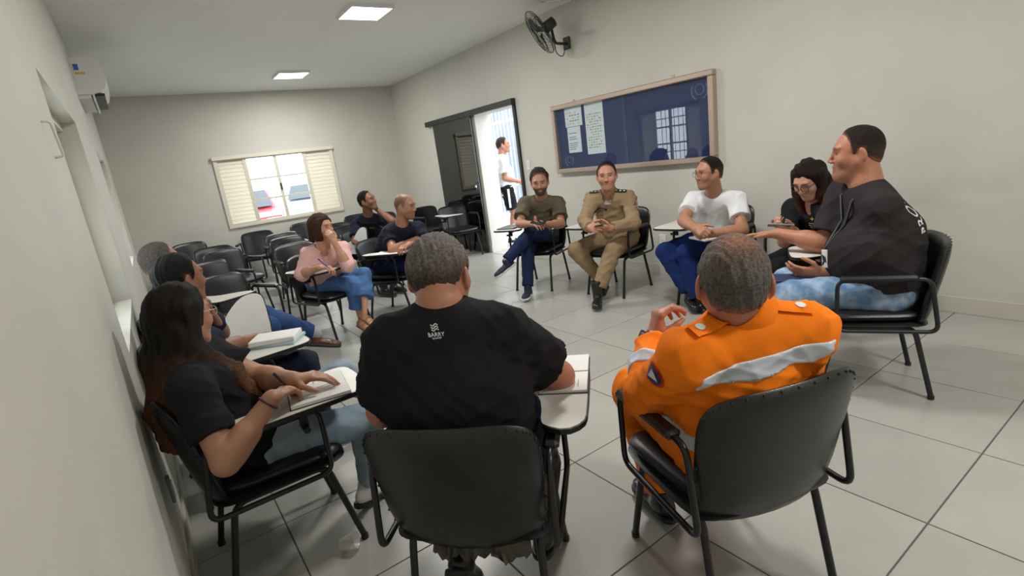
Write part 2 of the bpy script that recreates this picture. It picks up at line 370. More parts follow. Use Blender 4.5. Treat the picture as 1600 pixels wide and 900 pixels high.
# ------------------------------------------------------------------ notice board
B0, B1, BZ0, BZ1 = 2.94, 5.16, 1.155, 1.955
nb = empty('notice_board', (XR, 4.05, BZ0), label='wide blue felt notice board behind sliding glass in bronze frame', cat='notice board')
def nbp(nm, lo, hi, m, b=.004): return pw(nm, lo, hi, m, nb, b)
nbp('backing', (XR-.02, B0+.03, BZ0+.03), (XR-.002, B1-.03, BZ1-.03), M_BLUE, .001)
fw = .052
for lo, hi in (((XR-.07, B0, BZ0), (XR-.001, B1, BZ0+fw)), ((XR-.07, B0, BZ1-fw), (XR-.001, B1, BZ1)), ((XR-.07, B0, BZ0+fw), (XR-.001, B0+fw, BZ1-fw)), ((XR-.07, B1-fw, BZ0+fw), (XR-.001, B1, BZ1-fw))): nbp('frame_rail', lo, hi, M_ALU, .008)
nbp('glass_pane', (XR-.042, B0+.045, BZ0+.045), (XR-.038, 4.03, BZ1-.045), M_BGLASS, .0005); nbp('glass_pane', (XR-.054, 3.98, BZ0+.045), (XR-.050, B1-.045, BZ1-.045), M_BGLASS, .0005)
for y in (3.4, 4.8): nbp('hanging_tab', (XR-.01, y-.02, BZ1), (XR-.001, y+.02, BZ1+.03), M_ALU, .002)
M_INK = mat('ink_grey', (.25, .25, .27), .8); M_INKY = mat('ink_yellow', (.62, .55, .2), .8); M_INKG = mat('ink_green', (.35, .5, .25), .8)
def sheet(y0, y1, z0, z1, label, rows, cols, inks):
    s = empty('notice_sheet', (XR-.021, y1, z0), label=label, cat='paper', group='sheets pinned in the notice board')
    MB().box((-.002, y0-y1, 0), (0, 0, z1-z0)).obj('sheet', M_PAPER, s)
    w = y1-y0; h = z1-z0
    for ii, im in enumerate(inks):
        mb = MB()
        for r in range(rows):
            for c in range(cols):
                if (r+c*2) % len(inks) != ii or random.random() < .15: continue
                a = -.1*w-(.8*w)*c/cols; zz = h*(.12+.7*r/rows); mb.box((-.0028, a-.8*w/cols*random.uniform(.5, .85), zz), (-.002, a, zz+h*.3/rows))
        mb.obj('print', im, s, kind='stuff')
sheet(4.67, 4.96, 1.685, 1.905, 'small white sheet with a yellowish table, upper of the two', 5, 5, [M_INKY, M_INK])
sheet(4.715, 4.94, 1.385, 1.68, 'small white typed letter below the yellowish table', 9, 1, [M_INK])
sheet(4.33, 4.62, 1.345, 1.905, 'long white sheet with a coloured grid table', 14, 6, [M_INK, M_INKG, M_INKY])
def crest(y, z, r):
    """etched emblem on the board: two laurel arcs around a ring"""
    mb = MB()
    for s in (-1, 1): mb.tube([(XR-.022, y+s*r*math.sin(a), z-r*math.cos(a)) for a in np.linspace(.45, 2.2, 10)], .006, 5)
    mb.tube([(XR-.022, y+.55*r*math.sin(a), z+.1*r+.55*r*math.cos(a)) for a in np.linspace(0, 2*PI, 18)[:-1]], .004, 5, closed=True)
    me = mb.mesh('crest'); me.transform(Matrix.Translation(-Vector(nb.location))); link('crest', me, mat('crest_silver', (.16, .2, .28), .5), nb)
crest(3.10, 1.80, .085); crest(4.95, 1.30, .07)
# ------------------------------------------------------------------ wall fittings
def plate(name, lo, hi, m, label, cat, det):
    o = empty(name, ((lo[0]+hi[0])/2, (lo[1]+hi[1])/2, lo[2]), label=label, cat=cat); pw('plate', lo, hi, m, o, .003)
    for a, b, mm in det: pw('insert', a, b, mm, o, .001)
plate('light_switch', (XR-.012, 5.77, 1.23), (XR, 5.84, 1.36), M_WHITEP, 'white light switch plate between doorway and notice board', 'light switch', [((XR-.017, 5.79, 1.27), (XR-.011, 5.82, 1.32), M_CREAM)])
plate('wall_socket', (XR-.012, 3.59, .32), (XR, 3.67, .44), M_WHITEP, 'white wall socket low behind the chair tablet', 'socket', [((XR-.016, 3.61, .36), (XR-.011, 3.65, .40), M_CREAM)])
plate('conduit_cover', (XL, 2.32, .31), (XL+.012, 2.36, .42), mat('grey_plastic', (.3, .3, .32), .5), 'narrow grey cover plate low beside the long-haired woman', 'cover plate', [((XL+.011, 2.33, .33), (XL+.016, 2.35, .40), M_WHITEP)])
hk = empty('metal_hook', (XL, 2.18, 1.63), label='thin bent metal loop fixed beside the recessed window', cat='hook')
MB().tube(arc_path([(0, -.035, .1), (.02, -.03, .1), (.022, .03, .0), (0, .035, .0)], .012), .004, 6).obj('loop', M_WHITEP, hk)
# air conditioner
ac = empty('air_conditioner', (XL, 6.1, 2.45), label='white split air conditioner high above the recessed window', cat='air conditioner')
prof = [(0, 0), (0, .30), (.12, .31), (.19, .29), (.225, .23), (.235, .14), (.215, .07), (.17, .02), (.10, 0)]
V = [(x, 0, z) for x, z in prof]+[(x, .92, z) for x, z in prof]; n = len(prof)
MB().add(V, [tuple(range(n))[::-1], tuple(range(n, 2*n))]+[(i, (i+1) % n, n+(i+1) % n, n+i) for i in range(n)][::-1]).obj('casing', M_WHITEP, ac)
MB().box((.07, .05, -.012), (.19, .87, .012)).obj('air_outlet', M_DARK, ac)
MB().bbox((.10, .04, -.05), (.115, .88, .02), .003).obj('flap', M_WHITEP, ac)
MB().box((.0, .02, -.03), (.09, .9, 0)).obj('base', M_WHITEP, ac)
MB().box((.02, -.003, .13), (.10, 0, .26)).obj('label_white', M_PAPER, ac); MB().box((.025, -.005, .20), (.06, -.002, .25)).obj('label_blue', mat('label_blue', (.03, .15, .5), .5), ac)
MB().box((.025, -.005, .165), (.095, -.002, .185)).obj('label_yellow', mat('label_yellow', (.7, .5, .08), .5), ac)
# wall fan
fan = empty('wall_fan', (XR, 4.81, 2.59), label='black wall fan with wire cage above the notice board', cat='fan')
FC = Vector((4.02, 4.80, 2.70))-fan.location; ax = Vector((-.70, .45, -.48)).normalized(); fq = ax.to_track_quat('Z', 'Y')
def fp(p): return FC+fq @ Vector(p)
MB().bbox((-.03, -.05, -.06), (0, .05, .07), .006).obj('wall_mount', M_DARK, fan)
MB().tube(arc_path([(-.02, 0, 0), (-.2, -.01, .0), tuple(fp((0, 0, -.14)))], .05), .016, 8).obj('arm', M_DARK, fan)
MB().tube([fp((0, 0, -.20)), fp((0, 0, -.19)), fp((0, 0, -.06)), fp((0, 0, -.05))], [.03, .055, .062, .04], 14).obj('motor', M_DARK, fan)
MB().tube(arc_path([(-.02, .02, -.02), (-.06, .03, -.14), (-.16, .03, -.1), tuple(fp((.05, 0, -.15)))], .05), .005, 6).obj('cord', M_DARK, fan)
cg = MB()
for k in range(36):
    a = 2*PI*k/36; c, s = math.cos(a), math.sin(a)
    cg.tube([fp((.04*c, .04*s, .055)), fp((.15*c, .15*s, .055)), fp((.235*c, .235*s, .03)), fp((.25*c, .25*s, 0)), fp((.235*c, .235*s, -.03)), fp((.12*c, .12*s, -.06)), fp((.05*c, .05*s, -.06))], .0016, 4, caps=False)
for r, z in ((.25, 0), (.15, .055), (.20, .045), (.16, -.05)): cg.tube([fp((r*math.cos(2*PI*k/32), r*math.sin(2*PI*k/32), z)) for k in range(32)], .003, 5, closed=True)
cg.obj('cage', M_DARK, fan)
MB().tube([fp((0, 0, .045)), fp((0, 0, .06))], .045, 16).obj('cage_badge', M_DARK, fan)
for k in range(3):
    a = 2*PI*k/3; V = []
    for rr, w, tw in ((.03, .03, .02), (.10, .07, .02), (.18, .085, .016), (.22, .05, .01)):
        for sgn in (-1, 1):
            b = a+sgn*w/rr*.5 if rr > .06 else a+sgn*.5
            V.append(fp((rr*math.cos(b), rr*math.sin(b), sgn*tw)))
    MB().add(V, [(0, 1, 3, 2), (2, 3, 5, 4), (4, 5, 7, 6)]).obj('blade', M_DARK, fan)

# ------------------------------------------------------------------ signed-distance modelling (bodies, clothes, hair, shoes)
def nrm(v): v = np.asarray(v, float); return v/max(1e-9, np.linalg.norm(v))
def A3(*p): return np.array(p, float)
class SDF:
    def __init__(s): s.ops = []
    def _add(s, fn, lo, hi, k, op): s.ops.append((fn, np.minimum(lo, hi), np.maximum(lo, hi), k, op)); return s
    def cap(s, a, b, ra, rb=None, k=.02, op='u', cut=False):
        a = np.asarray(a, float); b = np.asarray(b, float); rb = ra if rb is None else rb; ba = b-a; bb = max(1e-9, ba @ ba); L = math.sqrt(bb)
        def fn(X, Y, Z):
            x, y, z = X-a[0], Y-a[1], Z-a[2]; t = (x*ba[0]+y*ba[1]+z*ba[2])/bb; h = np.clip(t, 0, 1)
            d = np.sqrt((x-h*ba[0])**2+(y-h*ba[1])**2+(z-h*ba[2])**2)-(ra+(rb-ra)*h)
            return np.maximum(d, (t-1)*L) if cut else d
        r = max(ra, rb); return s._add(fn, np.minimum(a, b)-r, np.maximum(a, b)+r, k, op)
    def ecap(s, a, b, lat, ra, rb, k=.03, op='u', cut=0):
        """tapered capsule of elliptical section; ra, rb = (half width along lat, half depth); cut 1 = flat at b, -1 = flat at a"""
        a = np.asarray(a, float); b = np.asarray(b, float); ba = b-a; bb = ba @ ba; L = math.sqrt(bb); lat = nrm(lat)
        def fn(X, Y, Z):
            x, y, z = X-a[0], Y-a[1], Z-a[2]; t = (x*ba[0]+y*ba[1]+z*ba[2])/bb; h = np.clip(t, 0, 1)
            x = x-h*ba[0]; y = y-h*ba[1]; z = z-h*ba[2]; vl = x*lat[0]+y*lat[1]+z*lat[2]; v2 = np.maximum(x*x+y*y+z*z-vl*vl, 0)
            rx = ra[0]+(rb[0]-ra[0])*h; ry = ra[1]+(rb[1]-ra[1])*h
            d = (np.sqrt(vl*vl/(rx*rx)+v2/(ry*ry))-1)*np.minimum(rx, ry)
            if cut > 0: d = np.maximum(d, (t-1)*L)
            if cut < 0: d = np.maximum(d, -t*L)
            return d
        r = max(*ra, *rb); return s._add(fn, np.minimum(a, b)-r, np.maximum(a, b)+r, k, op)
    def ell(s, c, R, rad, k=.02, op='u'):
        c = np.asarray(c, float); R = np.asarray(R, float); q = np.asarray(rad, float)
        def fn(X, Y, Z):
            x, y, z = X-c[0], Y-c[1], Z-c[2]; k0 = 0; k1 = 0
            for i in range(3):
                l = x*R[0][i]+y*R[1][i]+z*R[2][i]; k0 = k0+(l/q[i])**2; k1 = k1+(l/q[i]**2)**2
            k0 = np.sqrt(k0); return k0*(k0-1)/np.sqrt(np.maximum(k1, 1e-12))
        r = max(rad); return s._add(fn, c-r, c+r, k, op)
    def box(s, c, R, half, rnd=.0, k=.0, op='u'):
        c = np.asarray(c, float); R = np.asarray(R, float)
        def fn(X, Y, Z):
            x, y, z = X-c[0], Y-c[1], Z-c[2]; q = [np.abs(x*R[0][i]+y*R[1][i]+z*R[2][i])-half[i]+rnd for i in range(3)]
            o = np.sqrt(sum(np.maximum(v, 0)**2 for v in q)); return o+np.minimum(np.maximum(q[0], np.maximum(q[1], q[2])), 0)-rnd
        r = float(np.linalg.norm(half)); return s._add(fn, c-r, c+r, k, op)
    def custom(s, fn, k=0.0, op='x'):
        return s._add(fn, A3(-99, -99, -99), A3(99, 99, 99), k, op)
    def offset(s, o): s.ops.append((o, None, None, 0, 'o')); return s
    @staticmethod
    def comb(D, d, k, op):
        if op == 'a': return D-d
        if op == 's': D, d = -D, -(-d); r = SDF.comb(D, d, k, 'u'); return -r
        if op == 'x': return -SDF.comb(-D, -d, k, 'u')
        if k <= 0: return np.minimum(D, d)
        h = np.clip(.5+.5*(D-d)/k, 0, 1); return D+(d-D)*h-k*h*(1-h)
    def bounds(s):
        lo = np.min([o[1] for o in s.ops if o[4] == 'u'], 0); hi = np.max([o[2] for o in s.ops if o[4] == 'u'], 0); return lo, hi
    def at(s, P):
        P = np.asarray(P, float); X, Y, Z = P[:, 0], P[:, 1], P[:, 2]; D = np.full(len(P), .25)
        for fn, lo, hi, k, op in s.ops: D = D-fn if op == 'o' else SDF.comb(D, fn(X, Y, Z), k, op)
        return D
    def grid(s, vox, warp=None, lo=None, hi=None):
        a, b = s.bounds(); lo = a if lo is None else np.asarray(lo, float); hi = b if hi is None else np.asarray(hi, float)
        lo = lo-3*vox; n = np.ceil((hi+3*vox-lo)/vox).astype(int)+1
        ax = [(lo[i]+vox*np.arange(n[i])).astype(np.float32) for i in range(3)]; D = np.full(n, .25, np.float32)
        for fn, l, h, k, op in s.ops:
            if op == 'o': D -= fn; continue
            m = k+.035; i0 = np.clip(np.floor((l-m-lo)/vox).astype(int), 0, n); i1 = np.clip(np.ceil((h+m-lo)/vox).astype(int)+1, 0, n)
            if (i1 <= i0).any(): continue
            sl = tuple(slice(i0[i], i1[i]) for i in range(3))
            d = fn(ax[0][sl[0]][:, None, None], ax[1][sl[1]][None, :, None], ax[2][sl[2]][None, None, :])
            D[sl] = SDF.comb(D[sl], d, k, op)
        if warp is not None:
            I = np.nonzero(np.abs(D) < .03); D[I] -= warp(ax[0][I[0]], ax[1][I[1]], ax[2][I[2]])
        return D, lo
    def mesh(s, vox, warp=None, lo=None, hi=None):
        D, org = s.grid(vox, warp, lo, hi); return surface_nets(D, org, vox)
    def hit(s, P, d, steps=40):
        P = np.array(P, float); d = nrm(d)
        for _ in range(steps): P = P+np.clip(s.at(P), -.05, .05)[:, None]*d*.8
        return P
def surface_nets(D, org, vox):
    S = D < 0; n = D.shape; c = np.zeros((n[0]-1, n[1]-1, n[2]-1), np.int8); cor = [(i, j, k) for i in (0, 1) for j in (0, 1) for k in (0, 1)]
    for i, j, k in cor: c += S[i:n[0]-1+i, j:n[1]-1+j, k:n[2]-1+k]
    act = np.nonzero((c > 0) & (c < 8)); N = len(act[0])
    if N == 0: return np.zeros((3, 3)), np.array([[0, 1, 2, 2]])
    idx = np.full(c.shape, -1, np.int32); idx[act] = np.arange(N)
    val = np.stack([D[act[0]+i, act[1]+j, act[2]+k] for i, j, k in cor]); pos = np.zeros((N, 3)); cnt = np.zeros(N); ca = np.array(cor, float)
    for a in range(8):
        for b in range(a+1, 8):
            if np.abs(ca[a]-ca[b]).sum() != 1: continue
            m = (val[a] < 0) != (val[b] < 0); t = val[a][m]/(val[a][m]-val[b][m]); pos[m] += ca[a]+t[:, None]*(ca[b]-ca[a]); cnt[m] += 1
    V = org+vox*(np.stack(act, 1)+pos/cnt[:, None]); F = []
    for a in range(3):
        b, d = (a+1) % 3, (a+2) % 3
        s0 = [slice(None)]*3; s1 = [slice(None)]*3; s0[a] = slice(0, n[a]-1); s1[a] = slice(1, n[a])
        x = S[tuple(s0)] != S[tuple(s1)]; I = np.stack(np.nonzero(x), 1); I = I[(I[:, b] > 0) & (I[:, d] > 0) & (I[:, b] < n[b]-1) & (I[:, d] < n[d]-1)]
        ins = S[tuple(I.T)]
        def cell(db, dd):
            J = I.copy(); J[:, b] -= db; J[:, d] -= dd; return idx[tuple(J.T)]
        q = np.stack([cell(1, 1), cell(0, 1), cell(0, 0), cell(1, 0)], 1); q[~ins] = q[~ins][:, ::-1]; F.append(q)
    F = np.concatenate(F); return V, F[(F >= 0).all(1)]
def folds(amp, seed, f0=24, f1=60, n=5, flow=None):
    g = np.random.default_rng(seed); d = [nrm(g.normal(size=3)) for _ in range(n)]; e = [nrm(g.normal(size=3)) for _ in range(n)]; fr = g.uniform(f0, f1, n); ph = g.uniform(0, 6, n)
    def w(X, Y, Z):
        r = 0
        for i in range(n):
            t = np.sin((X*d[i][0]+Y*d[i][1]+Z*d[i][2])*fr[i]+ph[i]+1.6*np.sin((X*e[i][0]+Y*e[i][1]+Z*e[i][2])*fr[i]*.45))
            r = r+(1-np.abs(t))**1.5-.35
        return amp*r/math.sqrt(n)
    return w

# ------------------------------------------------------------------ people
def ik(a, c, hint, L1, L2):
    a = A3(*a); c = A3(*c); d = c-a; L = np.linalg.norm(d); u = d/L; L = min(L, (L1+L2)*.985); L = max(L, abs(L1-L2)*1.1); c = a+u*L
    x = (L1*L1-L2*L2+L*L)/(2*L); h = math.sqrt(max(0, L1*L1-x*x)); v = A3(*hint)-a; v = v-u*(v @ u); return a+u*x+nrm(v)*h, c
def frame(fwd, up=(0, 0, 1), roll=0.0):
    y = nrm(fwd); x = nrm(np.cross(y, up)); z = np.cross(x, y); R = np.stack([x, y, z], 1)
    if roll: c, s_ = math.cos(roll), math.sin(roll); R = R @ np.array([[c, 0, s_], [0, 1, 0], [-s_, 0, c]])
    return R
def hand(S, w, d, n, side, curl=(.5, .6, .4), s=1.0, thumb=(.55, .75, .35), spread=.05, point=None):
    d = nrm(d); n = np.asarray(n, float); n = nrm(n-d*(n @ d)); t = -side*np.cross(n, d)
    S.ecap(w-d*.005*s, w+d*.082*s, t, (.030*s, .020*s), (.041*s, .0145*s), k=.012)
    S.ell(w+d*.035*s+t*.024*s+n*.008*s, np.stack([d, t, n], 1), (.034*s, .018*s, .017*s), k=.012)
    for i, (bd, bt, ln) in enumerate(((.086, .031, .95), (.091, .0105, 1.06), (.087, -.0105, 1.0), (.078, -.031, .80))):
        p = w+(d*bd+t*bt)*s; a = 0.0; q0 = d+t*(bt*spread*18)
        cu = curl if not (point is not None and i == 0) else point
        for j, (l, r0_, r1_) in enumerate(((.044, .0098, .0090), (.028, .0090, .0082), (.022, .0082, .0068))):
            a += cu[j]*(1+.08*i); e = nrm(q0)*math.cos(a)+n*math.sin(a); q = p+e*l*ln*s
            S.cap(p, q, r0_*s, r1_*s, k=.004 if j else .010); p = q
    p = w+(d*.022+t*.026)*s
    for j, (v, l, r0_, r1_) in enumerate(((d*thumb[0]+t*thumb[1]+n*thumb[2], .042, .0145, .0118), (d*(thumb[0]+.35)+t*(thumb[1]-.4)+n*(thumb[2]+.05), .033, .0118, .0105), (d*(thumb[0]+.5)+t*(thumb[1]-.6)+n*(thumb[2]+.1), .026, .0105, .008))):
        q = p+nrm(v)*l*s; S.cap(p, q, r0_*s, r1_*s, k=.006); p = q
def head(S, c, R, hs, neckb, jaw=1.0, mouth=0.0, fat=1.0, nose=1.0, neckr=.056):
    L = lambda *p: c+R @ (A3(*p)*hs)
    S.ell(L(0, -.014, .030), R, (.0765*hs, .098*hs, .092*hs), k=.02)
    S.ecap(L(0, .028, .012), L(0, .050, -.072), R[:, 0], (.063*hs, .058*hs), (.040*hs*jaw, .036*hs), k=.025)
    for x in (-1, 1):
        S.cap(L(x*.056, -.002, -.035), L(x*.022, .058, -.096), .024*hs*jaw*fat, .019*hs, k=.03)
        S.ell(L(x*.040, .062, -.022), R, (.022*hs*fat, .022*hs, .022*hs), k=.04)
    S.ell(L(0, .064, -.056), R, (.034*hs, .0185*hs, .032*hs), k=.022)
    S.cap(L(0, .072, -.098), L(0, .074, -.094), .020*hs*jaw, k=.02)
    S.cap(L(-.036, .078, .030), L(.036, .078, .030), .0125*hs, k=.02)
    for x in (-1, 1): S.ell(L(x*.033, .097, .010), R, (.018*hs, .012*hs, .0105*hs), k=.012, op='s')
    S.cap(L(0, .090, .016), L(0, .107, -.022), .0075*hs*nose, .0118*hs*nose, k=.012)
    for x in (-1, 1): S.ell(L(x*.0125, .099, -.028), R, (.0085*hs, .011*hs, .008*hs), k=.006)
    S.cap(L(-.017, .0885, -.054), L(.017, .0885, -.054), .0078*hs, k=.006); S.cap(L(-.015, .087, -.067-mouth*.6), L(.015, .087, -.067-mouth*.6), .0082*hs, k=.006)
    S.ell(L(0, .099, -.0605-mouth*.3), R, (.019*hs, .007*hs, (.0022+mouth*.35)*hs), k=.003, op='s')
    for x in (-1, 1):
        Re = R @ np.array(Matrix.Rotation(x*.42, 3, 'Z') @ Matrix.Rotation(-.2, 3, 'X'))
        S.ell(L(x*.083, -.014, -.004), Re, (.0095*hs, .020*hs, .034*hs), k=.006); S.ell(L(x*.092, -.006, -.002), Re, (.006*hs, .010*hs, .02*hs), k=.004, op='s')
    S.cap(L(0, -.026, -.045), neckb, neckr*hs*min(fat, 1.15), neckr*1.12*hs*fat, k=.03)
    if fat > 1.1: S.ell(L(0, .03, -.10), R, (.05*hs, .05*hs, .03*hs), k=.03)
def zline_fn(c, R, hs, ys_, zs_, back=None):
    def fn(X, Y, Z):
        x, y, z = X-c[0], Y-c[1], Z-c[2]; ly = (x*R[0][1]+y*R[1][1]+z*R[2][1])/hs; lz = (x*R[0][2]+y*R[1][2]+z*R[2][2])/hs
        return (np.interp(ly, ys_, zs_)-lz)*hs*.7
    return fn
HL_SHORT = ([-.12, -.10, -.06, -.035, -.028, .005, .012, .024, .032, .045, .058, .075, .1], [-.060, -.056, -.042, -.026, .012, .014, -.012, -.006, .050, .080, .098, .112, .13])
HL_REC = ([-.12, -.10, -.06, -.035, -.028, .005, .012, .024, .03, .04, .055, .075, .1], [-.066, -.060, -.045, -.03, .010, .012, -.012, -.004, .045, .085, .104, .12, .14])
def grooves(c, R, hs, amp, f=110):
    def w(X, Y, Z):
        x, y, z = (X-c[0])/hs, (Y-c[1])/hs, (Z-c[2])/hs
        l = [x*R[0][i]+y*R[1][i]+z*R[2][i] for i in range(3)]
        return amp*(np.sin(f*l[0]+3*np.sin(14*l[2]))*np.sin(f*.8*l[1]+3*np.sin(11*l[2]+1))+.5*np.sin(f*2.1*l[0]+f*1.4*l[1]+2*np.sin(20*l[2])))
    return w
def hexc(r, g, b): return tuple(((v/255)/12.92 if v/255 <= .04045 else ((v/255+.055)/1.055)**2.4) for v in (r, g, b))
def put(name, VF, m, root, loc, **k):
    V, F = VF; me = fastmesh(name, V-np.array(loc), F); o = link(name, me, m, root, **k); return o
def textmesh(txt, size, extr=.0012, align='CENTER'):
    cu = bpy.data.curves.new('lettering', 'FONT'); cu.body = txt; cu.size = size; cu.extrude = extr; cu.align_x = align; cu.align_y = 'CENTER'; cu.resolution_u = 2
    o = bpy.data.objects.new('lettering', cu); COL.objects.link(o); dg = bpy.context.evaluated_depsgraph_get(); me = bpy.data.meshes.new_from_object(o.evaluated_get(dg)); bpy.data.objects.remove(o); bpy.data.curves.remove(cu); return me
def conform(S, me, c, right, up, out, lift=.0015):
    """lay a flat mesh (xy plane) onto the surface S around point c"""
    n = len(me.vertices); P = np.empty(n*3); me.vertices.foreach_get('co', P); P = P.reshape(n, 3); c = A3(*c)
    Q = c+P[:, :1]*nrm(right)+P[:, 1:2]*nrm(up)+nrm(out)*.12; H = S.hit(Q, -nrm(out)); H = H+nrm(out)*(lift+P[:, 2:3]); return H
def decal(name, S, me, c, right, up, out, m, root, loc, lift=.0015, **k):
    H = conform(S, me, c, right, up, out, lift)-np.array(loc); me.vertices.foreach_set('co', H.astype(np.float32).ravel()); me.update(); me.materials.clear(); return link(name, me, m, root, **k)
def gridmesh(w, h, nx=8, ny=8, rnd=False):
    V = []; F = []
    for j in range(ny+1):
        for i in range(nx+1):
            u, v = 2*i/nx-1, 2*j/ny-1
            if rnd: u, v = u*math.sqrt(1-v*v/2), v*math.sqrt(1-u*u/2)
            V.append((u*w/2, v*h/2, 0))
    for j in range(ny):
        for i in range(nx): a = j*(nx+1)+i; F.append((a, a+1, a+nx+2, a+nx+1))
    me = bpy.data.meshes.new('patch'); me.from_pydata(V, [], F); me.update(); return me
SKINS = {}
def skinmat():
    return mat('skin', (.5, .3, .2), .48, attr='tone', noise=.06, nscale=35, bump=.04, bscale=250, spec=.4)
def paint(me, V, c, R, hs, skin, lip, brow, stub, stubc, bald=None, browz=.034):
    l = ((V-c) @ R)/hs; n = len(V); C = np.tile(np.array(skin), (n, 1))
    def mixin(mask, col):
        C[:] = C*(1-mask[:, None])+np.array(col)*mask[:, None]
    head_ = (np.abs(l) < .16).all(1)
    if stub > 0:
        b = np.clip((-.028-l[:, 2]-.35*np.abs(l[:, 0])*0)/.02, 0, 1)*np.clip((l[:, 1]-.0)/.025, 0, 1)*np.clip((l[:, 2]+.125)/.02, 0, 1)*head_
        b *= 1-np.exp(-((l[:, 0]/.02)**2+((l[:, 2]+.0605)/.009)**2)*1.2); b *= np.clip((.05+.9*np.abs(l[:, 0])-l[:, 2]-.07+.02)/.02, 0, 1)
        mixin(b*stub, stubc)
    if bald is not None:
        b = np.clip((l[:, 2]-np.interp(l[:, 1], *HL_SHORT))/.012, 0, 1)*head_*np.clip((np.abs(l[:, 0])+.02*(l[:, 1] < 0)-.028)/.03+.25, 0, 1); mixin(b*.6, bald)
    lm = np.exp(-((l[:, 0]/.019)**4+((l[:, 2]+.0605)/.0095)**4))*(l[:, 1] > .075)*head_; mixin(lm*.7, lip)
    bm = np.exp(-(((np.abs(l[:, 0])-.034)/.020)**4+((l[:, 2]-browz+.12*np.abs(np.abs(l[:, 0])-.03))/.0062)**4))*(l[:, 1] > .05)*head_; mixin(bm*.85, brow)
    em = np.exp(-(((np.abs(l[:, 0])-.033)/.017)**4+((l[:, 2]-.010)/.009)**4))*(l[:, 1] > .06)*head_; mixin(em*.35, np.array(skin)*.45)
    a = me.color_attributes.new('tone', 'FLOAT_COLOR', 'POINT'); a.data.foreach_set('color', np.concatenate([C, np.ones((n, 1))], 1).astype(np.float32).ravel())
def eyes(c, R, hs, root, loc, iris=(.03, .015, .008), look=0.0):
    for x in (-1, 1):
        p = c+R @ (A3(x*.0325, .0728, .010)*hs)-np.array(loc); me = MB().ball((0, 0, 0), .0122*hs, 14).mesh('eye'); n = len(me.vertices); Q = np.empty(n*3); me.vertices.foreach_get('co', Q); Q = Q.reshape(n, 3)
        d = Q/np.linalg.norm(Q, axis=1)[:, None]; ang = d @ (R @ nrm((look, 1, 0))); C = np.where((ang > .74)[:, None], np.array(iris), np.array((.24, .21, .20)))
        a = me.color_attributes.new('tone', 'FLOAT_COLOR', 'POINT'); a.data.foreach_set('color', np.concatenate([C, np.ones((n, 1))], 1).astype(np.float32).ravel())
        o = link('eye', me, mat('eye', (1, 1, 1), .35, attr='tone', spec=.25), root); o.location = p
def glasses(c, R, hs, root, loc, m, rim=.0016, w=.024, h=.018, half=False):
    L = lambda *p: c+R @ (A3(*p)*hs)-np.array(loc); mb = MB()
    for x in (-1, 1):
        mb.tube([L(x*.034+w*math.copysign(abs(math.cos(a))**.7, math.cos(a)), .106-.25*abs(x*.034+w*math.cos(a)-.0*x)**1.5, .006+h*math.copysign(abs(math.sin(a))**.7, math.sin(a))) for a in np.linspace(0, 2*PI, 20)[:-1]], rim, 5, closed=True)
        mb.tube([L(x*.058, .098, .014), L(x*.078, .06, .016), L(x*.085, -.01, .012), L(x*.082, -.03, -.004)], rim*1.1, 5)
    mb.tube([L(-.011, .111, .008), L(0, .115, .011), L(.011, .111, .008)], rim, 5)
    mb.obj('glasses', m, root)
PJ = {}
PJ['P1'] = dict(pelvis=(0.17, 2.2, 0.5), hipR=(0.17, 2.11, 0.5), hipL=(0.17, 2.29, 0.5), neck=(-0.005, 2.14, 0.93), head=(0.035, 2.19, 1.045), shR=(-0.002, 1.964, 0.853), shL=(0.044, 2.255, 0.911), elR=(0, 1.86, 0.62), elL=(0.2, 2.36, 0.7), wrR=(0.215, 1.86, 0.765), wrL=(0.31, 1.98, 0.765), knR=(0.56, 2.04, 0.54), knL=(0.57, 2.22, 0.62), anR=(0.545, 2.2, 0.1), anL=(0.76, 2.4, 0.38))
PJ['P2'] = dict(pelvis=(0.09, 2.973, 0.5), hipR=(0.1, 2.879, 0.5), hipL=(0.081, 3.068, 0.5), neck=(0.014, 2.86, 0.95), head=(0.091, 2.965, 1.081), shR=(0.034, 2.683, 0.9), shL=(0.101, 3.021, 0.92), elR=(0.179, 2.852, 0.723), elL=(0.207, 3.2, 0.725), wrR=(0.349, 3.033, 0.687), wrL=(0.171, 3.006, 0.88), knR=(0.513, 2.814, 0.543), knL=(0.493, 2.988, 0.504), anR=(0.547, 2.847, 0.135), anL=(0.548, 3.097, 0.113))
PJ['P3'] = dict(pelvis=(0.09, 3.757, 0.53), hipR=(0.081, 3.662, 0.53), hipL=(0.1, 3.851, 0.53), neck=(0.03, 3.78, 0.98), head=(0.047, 3.811, 1.102), shR=(0.04, 3.603, 0.928), shL=(0.05, 3.957, 0.931), elR=(0.102, 3.496, 0.671), elL=(0.124, 4.024, 0.664), wrR=(0.332, 3.581, 0.62), wrL=(0.358, 3.947, 0.618), knR=(0.494, 3.619, 0.589), knL=(0.505, 3.808, 0.631), anR=(0.516, 3.62, 0.18), anL=(0.831, 3.858, 0.387))
PJ['P4'] = dict(pelvis=(1.287, 5.106, 0.53), hipR=(1.203, 5.077, 0.53), hipL=(1.37, 5.135, 0.53), neck=(1.267, 4.802, 0.881), head=(1.286, 4.81, 1.052), shR=(1.146, 4.914, 0.834), shL=(1.432, 4.819, 0.834), elR=(1.018, 4.724, 0.701), elL=(1.378, 4.594, 0.705), wrR=(1.127, 4.525, 0.752), wrL=(1.319, 4.635, 0.926), knR=(1.44, 4.775, 0.48), knL=(1.58, 4.79, 0.56), anR=(1.47, 4.84, 0.12), anL=(1.45, 4.62, 0.24))
